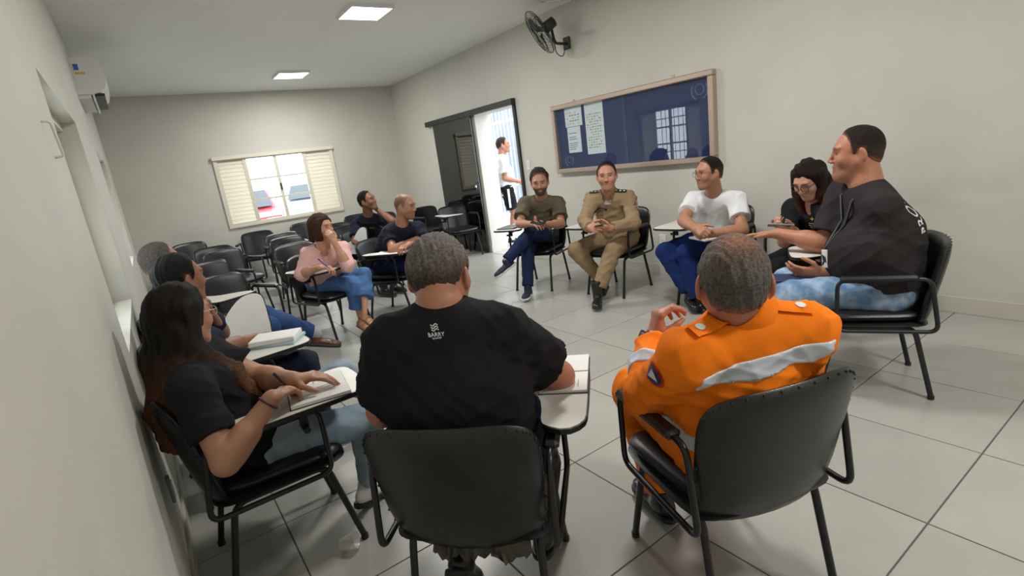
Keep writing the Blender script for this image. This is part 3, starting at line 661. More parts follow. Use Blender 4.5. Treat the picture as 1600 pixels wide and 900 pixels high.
PJ['P5'] = dict(pelvis=(2.277, 6.596, 0.53), hipR=(2.185, 6.564, 0.53), hipL=(2.368, 6.628, 0.53), neck=(2.278, 6.346, 0.975), head=(2.277, 6.269, 1.147), shR=(2.157, 6.477, 0.914), shL=(2.445, 6.367, 0.889), elR=(2.05, 6.333, 0.685), elL=(2.467, 6.078, 0.876), wrR=(2.11, 6.097, 0.609), wrL=(2.383, 6.27, 1.021), knR=(2.2, 6.16, 0.5), knL=(2.37, 6.2, 0.5), anR=(2.19, 6.03, 0.11), anL=(2.33, 6.07, 0.11))
PJ['P6'] = dict(pelvis=(1.978, 5.206, 0.53), hipR=(1.9, 5.148, 0.53), hipL=(2.056, 5.264, 0.53), neck=(2.09, 4.92, 0.937), head=(2.119, 4.837, 1.104), shR=(2.004, 5.074, 0.87), shL=(2.264, 4.916, 0.866), elR=(1.918, 4.85, 0.705), elL=(2.211, 4.683, 0.7), wrR=(2.144, 4.758, 0.78), wrL=(1.986, 4.585, 0.771), knR=(2.232, 4.918, 0.5), knL=(2.36, 4.98, 0.5), anR=(2.25, 4.782, 0.105), anL=(2.451, 4.901, 0.091))
PJ['P7'] = dict(pelvis=(0.651, 1.321, 0.53), hipR=(0.721, 1.25, 0.53), hipL=(0.58, 1.391, 0.53), neck=(0.635, 1.33, 1.065), head=(0.686, 1.399, 1.125), shR=(0.791, 1.263, 0.955), shL=(0.489, 1.374, 0.986), elR=(0.987, 1.275, 0.73), elL=(0.477, 1.527, 0.729), wrR=(0.981, 1.536, 0.704), wrL=(0.673, 1.693, 0.678), knR=(1.048, 1.545, 0.519), knL=(0.842, 1.746, 0.52), anR=(0.917, 1.372, 0.148), anL=(0.62, 1.44, 0.17))
PJ['P9'] = dict(pelvis=(3.563, 4.61, 0.53), hipR=(3.522, 4.696, 0.53), hipL=(3.604, 4.524, 0.53), neck=(3.482, 4.422, 0.986), head=(3.422, 4.349, 1.145), shR=(3.334, 4.527, 0.951), shL=(3.605, 4.309, 0.906), elR=(3.155, 4.417, 0.759), elL=(3.481, 4.146, 0.707), wrR=(3.132, 4.168, 0.77), wrL=(3.239, 4.102, 0.752), knR=(3.217, 4.408, 0.558), knL=(3.24, 4.353, 0.651), anR=(3.07, 4.3, 0.11), anL=(2.901, 4.388, 0.424))
PJ['P10'] = dict(pelvis=(3.819, 3.671, 0.53), hipR=(3.804, 3.766, 0.53), hipL=(3.834, 3.575, 0.53), neck=(3.636, 3.592, 0.999), head=(3.557, 3.521, 1.155), shR=(3.58, 3.765, 0.95), shL=(3.749, 3.458, 0.929), elR=(3.373, 3.669, 0.77), elL=(3.627, 3.303, 0.716), wrR=(3.232, 3.459, 0.736), wrL=(3.377, 3.35, 0.707), knR=(3.388, 3.854, 0.478), knL=(3.443, 3.407, 0.485), anR=(3.546, 3.675, 0.134), anL=(3.229, 3.444, 0.13))
PJ['P11'] = dict(pelvis=(3.97, 2.687, 0.53), hipR=(3.96, 2.782, 0.53), hipL=(3.979, 2.593, 0.53), neck=(3.742, 2.542, 0.951), head=(3.661, 2.531, 1.117), shR=(3.722, 2.72, 0.905), shL=(3.787, 2.373, 0.892), elR=(3.479, 2.647, 0.774), elL=(3.641, 2.246, 0.682), wrR=(3.348, 2.437, 0.739), wrL=(3.425, 2.372, 0.693), knR=(3.561, 2.908, 0.489), knL=(3.583, 2.717, 0.471), anR=(3.586, 2.7, 0.136), anL=(3.577, 2.603, 0.09))
PJ['P12'] = dict(pelvis=(3.83, 1.77, 0.52), hipR=(3.856, 1.853, 0.52), hipL=(3.804, 1.687, 0.52), neck=(3.62, 1.71, 0.9), head=(3.53, 1.71, 1.05), shR=(3.66, 1.88, 0.85), shL=(3.5, 1.565, 0.83), elR=(3.47, 1.84, 0.66), elL=(3.36, 1.58, 0.64), wrR=(3.33, 1.76, 0.765), wrL=(3.28, 1.68, 0.77), knR=(3.48, 1.98, 0.53), knL=(3.46, 1.86, 0.5), anR=(3.4, 2.0, 0.1), anL=(3.38, 1.9, 0.1))
PJ['P13'] = dict(pelvis=(3.076, 1.105, 0.53), hipR=(3.162, 1.157, 0.53), hipL=(2.991, 1.053, 0.53), neck=(3.092, 1.212, 1.076), head=(3.088, 1.26, 1.229), shR=(3.199, 1.362, 1.015), shL=(2.961, 1.091, 0.965), elR=(3.08, 1.45, 0.8), elL=(3.036, 1.12, 0.677), wrR=(3.021, 1.648, 0.802), wrL=(2.913, 1.345, 0.619), knR=(2.952, 1.545, 0.536), knL=(2.779, 1.44, 0.513), anR=(2.857, 1.643, 0.128), anL=(2.682, 1.548, 0.108))
PJ['P14'] = dict(pelvis=(1.322, 0.854, 0.53), hipR=(1.414, 0.822, 0.53), hipL=(1.229, 0.886, 0.53), neck=(1.241, 0.772, 0.965), head=(1.225, 0.785, 1.05), shR=(1.396, 0.677, 0.888), shL=(1.068, 0.821, 0.885), elR=(1.512, 0.814, 0.656), elL=(1.13, 1.029, 0.69), wrR=(1.55, 1.05, 0.66), wrL=(1.326, 1.158, 0.79), knR=(1.57, 1.225, 0.53), knL=(1.36, 1.299, 0.53), anR=(1.599, 1.201, 0.109), anL=(1.379, 1.223, 0.115))
PJ['P8'] = dict(pelvis=(4.965, 7.189, 0.95), hipR=(4.909, 7.109, 0.95), hipL=(5.02, 7.27, 0.95), neck=(4.959, 7.195, 1.47), head=(4.995, 7.171, 1.625), shR=(4.856, 7.04, 1.4), shL=(5.073, 7.344, 1.4), elR=(4.862, 7.035, 1.12), elL=(5.078, 7.334, 1.12), wrR=(5.068, 6.953, 1.03), wrL=(5.181, 7.128, 1.03), knR=(4.918, 7.107, 0.5), knL=(5.047, 7.261, 0.5), anR=(4.898, 7.122, 0.085), anL=(5.006, 7.282, 0.085))
def torso(S, J, s, fat, e, belly=0.0, bust=0.0, hem=None, slouch=.03, full=True, k=.04):
    P, N, a, b = J['pelvis'], J['neck'], J['shL'], J['shR']; U = nrm(N-P); lat = nrm(b-a); hl = nrm(J['hipR']-J['hipL']); fw = nrm(np.cross(U, lat)); M = .5*(P+N)-fw*slouch; sf = math.sqrt(fat)
    S.ecap(P+U*.02, P+U*.10, hl, ((.160*s)*sf+e, .112*s*sf+e), (.150*s*fat+e, .108*s*fat+e), k=k)
    S.ecap(P+U*.08, M, .5*hl+.5*lat, (.142*s*fat+e, .104*s*fat+e), (.150*s*sf+e, .108*s*fat+e), k=k)
    S.ecap(M, N-U*.10*s-fw*.005, lat, (.152*s*sf+e, .108*s*sf+e), (.140*s*sf+e, .082*s*sf+e), k=k)
    S.cap(a, N-U*.045*s, .044*s*sf+e, .056*s+e, k=k); S.cap(b, N-U*.045*s, .044*s*sf+e, .056*s+e, k=k)
    if belly: S.ell(P+U*.17*s+fw*(.03+.06*belly), np.stack([lat, fw, U], 1), (.15*s*fat+e, (.10+.06*belly)*s+e, .16*s+e), k=.06)
    if bust:
        for x in (-1, 1): S.ell(M+U*.10*s+fw*.095*s+lat*x*.068*s, np.stack([lat, fw, U], 1), (.062*bust+e, .055*bust+e, .062*bust+e), k=.05)
    return U, lat, fw, M
def legs(S, J, s, fat, e, shank=1, cutv=None, flare=0.0, k=.03):
    sf = math.sqrt(fat)
    for q in 'RL':
        h, n, a = J['hip'+q], J['kn'+q], J['an'+q]
        S.cap(h, n, .084*s*sf+e, .056*s*sf+e*.8, k=k)
        if shank:
            t = 1.0 if cutv is None else cutv; b = n+(a-n)*t
            S.cap(n, b, .055*s*sf+e*.8, (.055+(.036-.055)*t)*s+e+flare, k=k, cut=cutv is not None)
            d = nrm(a-n); S.cap(n+d*.09*s, n+d*.17*s, .054*s*sf+e*.5, .050*s*sf+e*.5, k=.03)
def shoe(root, loc, an, d, up, s, m, sole, boot=0.0, flat=False):
    R = frame(d, up); L = lambda *p: an+R @ (A3(*p)*s); S = SDF()
    S.ecap(L(0, -.040, -.050), L(0, .10, -.060), R[:, 0], (.036*s, .040*s), (.044*s, .028*s), k=.02); S.ell(L(0, .135, -.064), R, (.042*s, .060*s, .027*s), k=.02)
    S.cap(L(0, -.008, .0+boot), L(0, -.006, -.045), (.044+.010*(boot > 0))*s, .042*s, k=.02, cut=False)
    S.custom(lambda X, Y, Z: ((X-an[0])*R[0][2]+(Y-an[1])*R[1][2]+(Z-an[2])*R[2][2])-(.022+boot)*s)
    S.custom(lambda X, Y, Z: -((X-an[0])*R[0][2]+(Y-an[1])*R[1][2]+(Z-an[2])*R[2][2])-.078*s)
    o = put('shoe', S.mesh(.006), m, root, loc)
    T = SDF(); T.ecap(L(0, -.045, -.08), L(0, .14, -.08), R[:, 0], (.041*s, .05*s), (.047*s, .055*s), k=.0)
    T.custom(lambda X, Y, Z: np.abs((X-an[0])*R[0][2]+(Y-an[1])*R[1][2]+(Z-an[2])*R[2][2]+.080*s)-.012*s)
    put('sole', T.mesh(.006), sole, o, (0, 0, 0) if False else loc)
    return o
M_SOLE = mat('white_rubber', (.7, .69, .66), .5); M_SOLEB = mat('black_rubber', (.015, .015, .015), .5)
def cloth(name, col, noise=.12, ns=9, bump=.18, bs=420, **k): return mat(name, col, .85, noise=noise, nscale=ns, bump=bump, bscale=bs, spec=.2, **k)
PEOPLE = {}
def build_person(key, label, s=1.0, fat=1.0, arm=1.0, belly=0, bust=0, skin=(150, 105, 80), lip=None, gaze=(0, 1, 0), roll=0.0, hs=1.0, vox=.006, hair=None, top=None, pants=None, shoes=None, RH=None, LH=None, face=True, stub=0, stubc=(40, 32, 28), brow=(30, 22, 18), bald=None, mouth=0.0, jaw=1.0, nose=1.0, slouch=.03, toes=None, neckr=.056, barefoot=False):
    J = {k: A3(*v) for k, v in PJ[key].items()}
    for q in 'RL':
        J['el'+q], J['wr'+q] = ik(J['sh'+q], J['wr'+q], J['el'+q], .285*s, .25*s)
        J['kn'+q], J['an'+q] = ik(J['hip'+q], J['an'+q], J['kn'+q], .425*s, .41*s)
    P = J['pelvis']; loc = (P[0], P[1], 0.0); root = empty('person', loc, label=label, cat='person')
    c = J['head']; R = frame(gaze, roll=roll); N = J['neck']; sk = np.array(hexc(*skin)); lipc = hexc(*lip) if lip else sk*np.array([.80, .55, .55])
    # body: one continuous skin
    S = SDF(); U, lat, fw, M = torso(S, J, s, fat, -.012, belly, bust, slouch=slouch)
    if not (pants and pants.get('long', True)) or True: legs(S, J, s, fat, -.010)
    if barefoot:
        for q in 'RL':
            d, up = toes[q]; Rf = frame(d, up); L = lambda *p: J['an'+q]+Rf @ (A3(*p)*s)
            S.ecap(L(0, -.03, -.045), L(0, .10, -.058), Rf[:, 0], (.028, .032), (.038, .016), k=.03); S.ell(L(0, .125, -.062), Rf, (.036, .035, .012), k=.015)
    sf = math.sqrt(fat)*arm
    for q in 'RL':
        S.cap(J["sh"+q]-U*.012, J["el"+q], .043*s*sf, .039*s*sf, k=.03); S.cap(J['el'+q], J['wr'+q], .041*s*sf, .0265*s*min(sf, 1.15), k=.015)
        dd = nrm(J['wr'+q]-J['el'+q]); S.cap(J['el'+q]+dd*.04, J['el'+q]+dd*.10, .043*s*sf, .040*s*sf, k=.02)
    head(S, c, R, hs, N, jaw=jaw, mouth=mouth, fat=1+(fat-1)*.5, nose=nose, neckr=neckr)
    for q, H in (('R', RH), ('L', LH)):
        H = dict(H or {}); d = H.pop('d', J['wr'+q]-J['el'+q]); n = H.pop('n', (0, 0, -1)); hand(S, J['wr'+q]-nrm(d)*.005, d, n, 1 if q == 'R' else -1, s=s*.98, **H)
    V, F = S.mesh(vox); me = fastmesh('body', V-np.array(loc), F)
    paint(me, V, c, R, hs, sk, lipc, hexc(*brow), stub, hexc(*stubc), bald=hexc(*bald) if bald else None)
    body = link('body', me, skinmat(), root)
    if face: eyes(c, R, hs, root, loc)
    # hair
    if hair:
        h = dict(hair); Hh = SDF(); th = h.get('th', .008); Lh = lambda *p: c+R @ (A3(*p)*hs)
        Hh.ell(Lh(0, -.014, .030), R, ((.0765+th)*hs, (.098+th)*hs, (.092+th*h.get('toph', 1))*hs), k=.02)
        if h.get('side', True): Hh.ecap(Lh(0, .0, .02), Lh(0, -.05, -.035), R[:, 0], ((.072+th)*hs, (.06+th)*hs), ((.062+th)*hs, (.05+th)*hs), k=.02)
        ln = h.get('line', HL_SHORT); zf = zline_fn(c, R, hs, *ln)
        if h.get('taper', True): Hh.custom(lambda X, Y, Z: -th*hs*1.05*(1-np.clip(-zf(X, Y, Z)/.030, 0, 1))**1.5, op='a')
        Hh.custom(zf)
        for op in h.get('extra', []): op(Hh, Lh, R, hs)
        VH, FH = Hh.mesh(h.get('vox', .005), grooves(c, R, hs, h.get('amp', .002), h.get('freq', 110)))
        mh = fastmesh('hair', VH-np.array(loc), FH); l = ((VH-c) @ R)/hs; C = np.tile(np.array(hexc(*h['col'])), (len(VH), 1))
        if 'tip' in h:
            t = np.clip((h.get('tip0', -.08)-l[:, 2])/.22, 0, 1)[:, None]; C = C*(1-t)+np.array(hexc(*h['tip']))*t
        if 'sides' in h:
            t = np.clip((.055-l[:, 2])/.05, 0, 1)[:, None]; C = C*(1-t)+np.array(hexc(*h['sides']))*t
        if h.get('fade', 'extra' not in h):
            a_ = np.clip((l[:, 2]-np.interp(l[:, 1], *ln))/h.get('fadew', .028), .12, 1)[:, None]; C = C*a_+sk*(1-a_)*.8
        if 'crown' in h:
            t = np.exp(-(((l-np.array([0.005, -.055, .108]))/np.array([.045, .05, .05]))**2).sum(1)*1.1)[:, None]*.9; C = C*(1-t)+sk*t
        at_ = mh.color_attributes.new('tone', 'FLOAT_COLOR', 'POINT'); at_.data.foreach_set('color', np.concatenate([C, np.ones((len(C), 1))], 1).astype(np.float32).ravel())
        link('hair', mh, mat('hair', (.1, .08, .06), .62, attr='tone', noise=.55, nscale=120, bump=.8, bscale=320, spec=.2), root)
    # top
    T = SDF(); tp = dict(top); e = tp.get('e', .012)
    torso(T, J, s, fat, e, belly, bust, slouch=slouch)
    T.ecap(M, P-U*tp.get('hem', .05), lat, (.152*s*fat+e, .112*s*fat+e), (.168*s*math.sqrt(fat)+e, .122*s*math.sqrt(fat)+e), k=.04)
    for q in 'RL':
        sh, el, wr = J['sh'+q], J['el'+q], J['wr'+q]; sl = tp.get('sleeve', .62)
        if sl <= 1: b = sh+(el-sh)*sl; T.cap(sh-U*.010, b, .050*s*sf+e, (.048*s*sf+e+tp.get('flare', .010)), k=.045, cut=True)
        else:
            T.cap(sh-U*.010, el, .050*s*sf+e, .045*s*sf+e, k=.045); b = el+(wr-el)*(sl-1); T.cap(el, b, .047*s*sf+e, .036*s*sf+e, k=.02, cut=True)
    fo = folds(tp.get('amp', .0085), sum(map(ord, key)), *tp.get('fr', (22, 52)))
    T.custom(lambda X, Y, Z: fo(X, Y, Z)*np.clip((np.sqrt((X-N[0])**2+(Y-N[1])**2+(Z-N[2])**2)-.08)/.10, 0, 1), op='a')
    nd = nrm(c+R @ (A3(0, -.03, -.05)*hs)-N); T.cap(N+nd*tp.get('neck', .040)+fw*.016, N+nd*.3, tp.get('neckr', .064)*hs*(1+(fat-1)*.5), k=.012, op='s')
    if 'vneck' in tp: T.cap(N-U*.02+fw*.09, N-U*(.02+tp['vneck'])+fw*.16, .05, .012, k=.01, op='s')
    T.custom(lambda X, Y, Z: -((X-P[0])*U[0]+(Y-P[1])*U[1]+(Z-P[2])*U[2])-tp.get('hem', .05)*1.3, k=.01)
    TV = put(tp.get('name', 'shirt'), T.mesh(tp.get('vox', .007)), tp['m'], root, loc)
    # trousers
    Q = SDF(); pt = dict(pants); pe = pt.get('e', .014); hl = nrm(J['hipR']-J['hipL'])
    Q.ecap(P-U*.01, P+U*.09, hl, (.160*s*math.sqrt(fat)+pe*.4, .112*s*math.sqrt(fat)+pe*.4), (.146*s*fat+pe*.2, .104*s*fat+pe*.2), k=.04)
    if pt.get('shorts'):
        for q in 'RL': b = J['hip'+q]+(J['kn'+q]-J['hip'+q])*pt['shorts']; Q.cap(J['hip'+q], b, .088*s+pe, .080*s+pe, k=.03, cut=True)
    else: legs(Q, J, s, fat, pe, cutv=pt.get('cut', .96), flare=pt.get('flare', .008))
    put(pt.get('name', 'trousers'), Q.mesh(pt.get('vox', .008), folds(pt.get('amp', .0075), sum(map(ord, key))+5, 20, 48)), pt['m'], root, loc)
    if shoes and toes:
        for q in 'RL':
            if q in toes: shoe(root, loc, J['an'+q], toes[q][0], toes[q][1], s*shoes.get('s', .95), shoes['m'], shoes.get('sole', M_SOLEB), shoes.get('boot', 0.0))
    r = dict(root=root, loc=loc, J=J, c=c, R=R, hs=hs, T=T, U=U, lat=lat, fw=fw, M=M, N=N, P=P, nd=nd, Q=Q); PEOPLE[key] = r; return r
def collar(p, m, h=.035, gap=.5, r=.066, rad=.008):
    """shirt collar ring round the neck, open at the front"""
    N, nd, fw, lat = p['N'], p['nd'], p['fw'], p['lat']; hs = p['hs']; V = []; F = []; n = 28; f2 = nrm(fw-nd*(fw @ nd)); l2 = np.cross(f2, nd)
    rows = ((.0, r+.006, 0), (h, r+.0, 0), (h+.006, r+.004, 0), (h*.8, r+.012, .0), (-.012, r+.026, .02))
    for zz, rr, fd in rows:
        for i in range(n+1):
            a = gap*.5+(2*PI-gap)*i/n; V.append(N+nd*(zz-.018*math.cos(a)-.004)+(f2*math.cos(a)*1.02+l2*math.sin(a))*rr*hs+fw*.012-np.array(p['loc']))
    for j in range(len(rows)-1):
        for i in range(n): q = j*(n+1)+i; F.append((q, q+1, q+n+2, q+n+1))
    return MB().add(V, F, True).obj('collar', m, p['root'])

# ------------------------------------------------------------------ chairs
def pad_mesh(name, fn, T, nu=14, nv=14, p=5.0):
    """upholstered slab: fn(u, v) gives the mid surface point, thickness T rounded off at the rim"""
    def sq(u, v):  # square -> rounded square
        m = (abs(u)**p+abs(v)**p)**(1/p); k = max(abs(u), abs(v)); f = k/m if m > 1e-9 else 1; return u*f, v*f
    P = np.zeros((nu+1, nv+1, 3))
    us = np.sin(np.linspace(-PI/2, PI/2, nu+1)); vs = np.sin(np.linspace(-PI/2, PI/2, nv+1))
    for i, u in enumerate(us):
        for j, v in enumerate(vs): P[i, j] = fn(*sq(u, v))
    du = np.gradient(P, axis=0); dv = np.gradient(P, axis=1); Nn = np.cross(du, dv); Nn /= np.linalg.norm(Nn, axis=2)[..., None]
    t = np.zeros((nu+1, nv+1))
    for i, u in enumerate(us):
        for j, v in enumerate(vs): k = max(abs(u), abs(v)); t[i, j] = T/2*(max(0, 1-k**7))**.5
    V = list((P+Nn*t[..., None]).reshape(-1, 3))+list((P-Nn*t[..., None]).reshape(-1, 3)); o = (nu+1)*(nv+1); F = []
    for i in range(nu):
        for j in range(nv):
            a = i*(nv+1)+j; b = a+1; c = a+nv+2; d = a+nv+1; F.append((a, d, c, b)); F.append((o+a, o+b, o+c, o+d))
    return MB().add(V, F, True).mesh(name)
def seat_fn(u, v):
    y = .015+.235*v; return (u*(.235+.012*v), y, .425+.012*u*u-.028*max(0, v-.35)**2+(.02*(max(0, -v-.55))))
def back_fn(u, v):
    z = .578+.222*v; return (u*(.245+.012*v-.02*max(0, -v-.4)), -.265-.045*v+.055*u*u-.0+.035*max(0, -v-.55)**2*2, z-.012*u*u*(v > 0))
ME = dict(seat=pad_mesh('seat', seat_fn, .062), backrest=pad_mesh('backrest', back_fn, .048, 16, 14, 6.0))
def leg_me(sx, sy):
    x = .212*sx; top = .372; yf = .245*sy; P = arc_path([(x*.93, 0, top), (x*.93, .165*sy, top), (x, yf, .012)], .05, 6)
    mb = MB().tube(P, .0125, 8); mb.tube([(x, yf, 0.0), (x, yf, .018)], .0155, 8); return mb.mesh('leg')
def arm_me(sx):
    x = .262*sx; P = arc_path([(x, -.03, .375), (x, .175, .375), (x, .175, .640), (x, -.205, .640), (x, -.245, .375), (x, -.03, .375)], .045, 5); return MB().tube(P[:-1], .0105, 8, closed=True).mesh('arm_loop')
def armpad_me(sx):
    x = .262*sx; return MB().bbox((x-.024, -.155, .630), (x+.024, .165, .662), .011).mesh('arm_pad')
ME['leg'] = [leg_me(a, b) for a in (-1, 1) for b in (-1, 1)]; ME['arm_loop'] = [arm_me(a) for a in (-1, 1)]; ME['arm_pad'] = [armpad_me(a) for a in (-1, 1)]
ME['rail'] = MB().box((-.20, -.10, .362), (.20, -.075, .387)).box((-.20, .09, .362), (.20, .115, .387)).mesh('under_rail')
ME['shell'] = pad_mesh('seat_shell', lambda u, v: (u*.245, .012+.243*v, .393), .022, 10, 10, 6)
tk = MB(); bv = ME['backrest'].vertices
for a in [(i_, 13) for i_ in range(1, 16)]+[(e_, j_) for e_ in (1, 15) for j_ in range(3, 13)]:
    p = min((bv[a[0]*15+a[1]].co, bv[17*15+a[0]*15+a[1]].co), key=lambda q_: q_[1]); tk.ball((p[0], p[1]-.0005, p[2]), .0042, 6)
ME['tacks'] = tk.mesh('tack_row')
TAB = [(.245, -.12), (.31, -.15), (.36, -.11), (.37, -.05), (.37, .29), (.355, .345), (.30, .365), (.10, .365), (.055, .35), (.04, .30), (.055, .235), (.11, .17), (.175, .115), (.215, .05), (.228, -.02), (.232, -.09)]
def chaikin(p):
    o = []
    for i in range(len(p)):
        a, b = A3(*p[i]), A3(*p[(i+1) % len(p)]); o += [tuple(.75*a+.25*b), tuple(.25*a+.75*b)]
    return o
TAB = chaikin(TAB)
def inset(p, d):
    c = A3(np.mean([q[0] for q in p]), np.mean([q[1] for q in p])); return [tuple(A3(*q)+(c-A3(*q))/np.linalg.norm(c-A3(*q))*d) for q in p]
ME['tablet'] = MB().prism(TAB, .676, .692).mesh('tablet_board'); ME['tabtop'] = MB().prism(inset(TAB, .006), .6915, .6935).mesh('tablet_top'); ME['bracket'] = MB().box((.255, -.08, .655), (.275, .22, .678)).box((.262, .10, .60), (.30, .125, .66)).tube([(.262, .11, .60), (.33, .11, .60)], .012, 8).mesh('tablet_bracket')
def chair(loc, f, label, tablet=None, tacks=False, group='black tablet-arm chairs'):
    rz = math.atan2(-f[0], f[1]); r = empty('chair', (loc[0], loc[1], 0), rz, label=label, cat='chair', group=group)
    link('seat', ME['seat'], M_VINYL, r); link('seat_shell', ME['shell'], M_DARK, r); b = link('backrest', ME['backrest'], M_VINYL, r)
    if tacks: link('tack_row', ME['tacks'], M_BLACKM, b, kind='stuff')
    for m in ME['leg']: link('leg', m, M_BLACKM, r)
    for m in ME['arm_loop']: link('arm_loop', m, M_BLACKM, r)
    for m in ME['arm_pad']: link('arm_pad', m, M_VINYL, r)
    link('under_rail', ME['rail'], M_BLACKM, r)
    if tablet:
        t = link('tablet', ME['tablet'], M_EDGE, r); u = link('tablet_top', ME['tabtop'], M_LAMI, t, label='white laminate writing surface'); link('tablet_bracket', ME['bracket'], M_BLACKM, r)
        if tablet == 'up':
            t.matrix_local = Matrix.Translation((.345, 0, .54)) @ Matrix.Rotation(math.radians(80), 4, 'Y') @ Matrix.Translation((-.37, 0, -.684))
    return r
CH = {}
def seatp(k, loc, f, label, **kw): CH[k] = (np.array(loc), nrm(np.array([*f, 0.]))[:2], chair(loc, f, label, **kw))
seatp('P1', (.19, 2.2), (1, 0), 'black chair with white tablet under the long-haired woman by the wall', tablet='flat', tacks=True)
seatp('P2', (.16, 2.98), (1, .1), 'black chair with a white tablet under the man with chin in hand', tablet='flat')
seatp('P3', (.16, 3.75), (1, -.1), 'black chair with its white tablet folded upright by crossed jeans', tablet='up')
seatp('P4', (1.31, 5.04), (.33, -.94), 'black chair with white tablet under the woman in pink', tablet='flat')
seatp('P5', (2.3, 6.53), (.33, -.94), 'black chair with tablet folded upright under the navy uniformed man', tablet='up')
seatp('P6', (2.02, 5.15), (.6, -.8), 'black chair with white tablet under the bald man in navy', tablet='flat')
seatp('P7', (.70, 1.37), (.707, .707), 'black chair with tacked back and torn lining under the man in black', tablet='flat', tacks=True)
seatp('P9', (3.5, 4.58), (-.9, -.43), 'black chair with tablet under the bearded man in olive', tablet='flat')
seatp('P10', (3.75, 3.66), (-.988, -.153), 'black chair with tablet under the khaki uniformed officer', tablet='flat')
seatp('P11', (3.9, 2.68), (-.97, -.1), 'black chair with tablet under the man in a white tee', tablet='flat')
seatp('P12', (3.77, 1.79), (-.95, .3), 'black chair under the woman in black with round glasses')
seatp('P13', (3.04, 1.165), (-.52, .86), 'black chair with tablet under the heavy man in dark grey', tablet='flat', tacks=True)
seatp('P14', (1.345, .92), (.33, .94), 'black chair without tablet under the man in orange', tacks=True)
for k, loc, f, lab, tb in [
    ('D', (.50, 4.80), (.4, -.92), 'empty black chair with white tablet beside the man in crossed jeans', 'flat'),
    ('C', (.52, 6.05), (.35, -.94), 'empty black chair between the tablet chair and the angled wide-backed one', None),
    ('Bf', (.80, 7.12), (.33, -.94), 'empty black chair turned towards the circle, in front of another', None),
    ('B', (.72, 7.75), (.1, -1), 'empty black chair half hidden behind the turned one', None),
    ('A', (.58, 9.28), (.25, -.97), 'empty black chair in the corner by the recessed window', None),
    ('W1', (1.42, 9.25), (-.3, -.95), 'empty black chair against the wall under the left louvre', None),
    ('W2', (1.62, 8.02), (0, -1), 'empty black chair, rearmost of the file behind the woman in pink', None),
    ('W3', (1.56, 7.22), (.2, -.98), 'empty black chair, middle of the file behind the woman in pink', None),
    ('W4', (1.38, 6.20), (.05, -1), 'empty black chair directly behind the woman in pink', None),
    ('Wb', (2.30, 9.42), (0, -1), 'empty black chair against the wall below the window panes', None),
    ('R3', (2.45, 7.95), (.1, -1), 'empty black chair farther behind the navy uniformed man', None),
    ('R3b', (2.38, 7.25), (.1, -1), 'empty black chair directly behind the navy uniformed man', None),
    ('R5', (3.15, 9.1), (0, -1), 'empty black chair by the wall right of the louvred window', None),
    ('R4', (3.36, 8.40), (.05, -1), 'empty black chair behind the bald man in navy', None),
    ('R2', (4.03, 8.12), (.1, -1), 'empty black chair behind the one beside the glass door', None),
    ('R1', (4.08, 7.33), (-.13, -.99), 'empty black chair with white tablet beside the smoked glass door', 'flat')]:
    seatp(k, loc, f, lab, tablet=tb)

# ------------------------------------------------------------------ the people
D_BLACK = cloth('black_cotton', (.010, .010, .012)); D_NAVY = cloth('navy_cotton', (.010, .013, .026)); D_CHAR = cloth('charcoal_cotton', (.026, .023, .024))
D_WHITE = cloth('white_cotton', (.72, .73, .75), noise=.04); D_OLIVE = cloth('olive_cotton', hexc(98, 90, 74)); D_KHAKI = cloth('khaki_twill', hexc(150, 128, 98), noise=.10)
D_PINK = cloth('pink_linen', hexc(224, 178, 172), noise=.05); D_ORANGE = cloth('orange_twill', (1.0, .225, .008), noise=.07); D_REFL = mat('reflective_tape', (.62, .68, .76), .35, noise=.08, nscale=20)
D_NAVYU = cloth('navy_uniform', (.012, .016, .034)); D_VEST = cloth('black_vest', (.008, .008, .009))
J_LIGHT = cloth('light_denim', hexc(122, 142, 156), noise=.22, ns=6, col2=hexc(150, 168, 180)); J_BLUE = cloth('blue_denim', hexc(52, 82, 128), noise=.2, ns=7, col2=hexc(40, 62, 104))
J_MID = cloth('mid_denim', hexc(84, 122, 172), noise=.15, col2=hexc(70, 104, 152)); J_DARK = cloth('dark_denim', hexc(24, 36, 66), noise=.2, col2=hexc(30, 44, 78)); J_WASH = cloth('acid_denim', hexc(96, 128, 164), ns=11, col2=hexc(160, 184, 208))
D_ROYAL = cloth('royal_blue_twill', hexc(22, 42, 96)); D_BTROU = cloth('black_trousers', (.009, .009, .011))
S_BROWN = mat('brown_leather', (.11, .045, .022), .35, noise=.2); S_BLACK = mat('black_leather', (.010, .010, .010), .28); S_NAVY = mat('navy_canvas', (.015, .022, .05), .8); S_WHITE = mat('white_leather', (.7, .69, .66), .5)
upz = (0, 0, 1)
# --- woman with long hair
def long_hair(H, L, R, hs):
    rt = R[:, 0]
    H.ecap(L(0, -.04, .02), L(0, -.085, -.14), rt, (.090, .060), (.105, .048), k=.03); H.ecap(L(0, -.085, -.14), L(.0, -.105, -.34), rt, (.105, .048), (.095, .032), k=.03); H.ecap(L(0, -.115, -.34), L(.0, -.11, -.46), rt, (.095, .032), (.07, .02), k=.03)
    H.cap(L(.066, -.03, .03), L(.085, -.035, -.12), .034, .042, k=.03); H.cap(L(.06, -.06, -.05), L(.10, -.10, -.24), .05, .055, k=.03); H.cap(L(.085, -.035, -.12), L(.118, .075, -.23), .042, .040, k=.03); H.cap(L(.118, .075, -.23), L(.122, .165, -.36), .040, .028, k=.03)
    H.cap(L(-.072, -.01, .03), L(-.09, -.01, -.12), .034, .04, k=.03); H.cap(L(-.09, -.01, -.12), L(-.10, .03, -.30), .04, .03, k=.03)
HL_LONG = ([-.2, .0, .02, .035, .05, .06, .08, .12], [-.8, -.8, -.8, -.02, .045, .068, .085, .09])
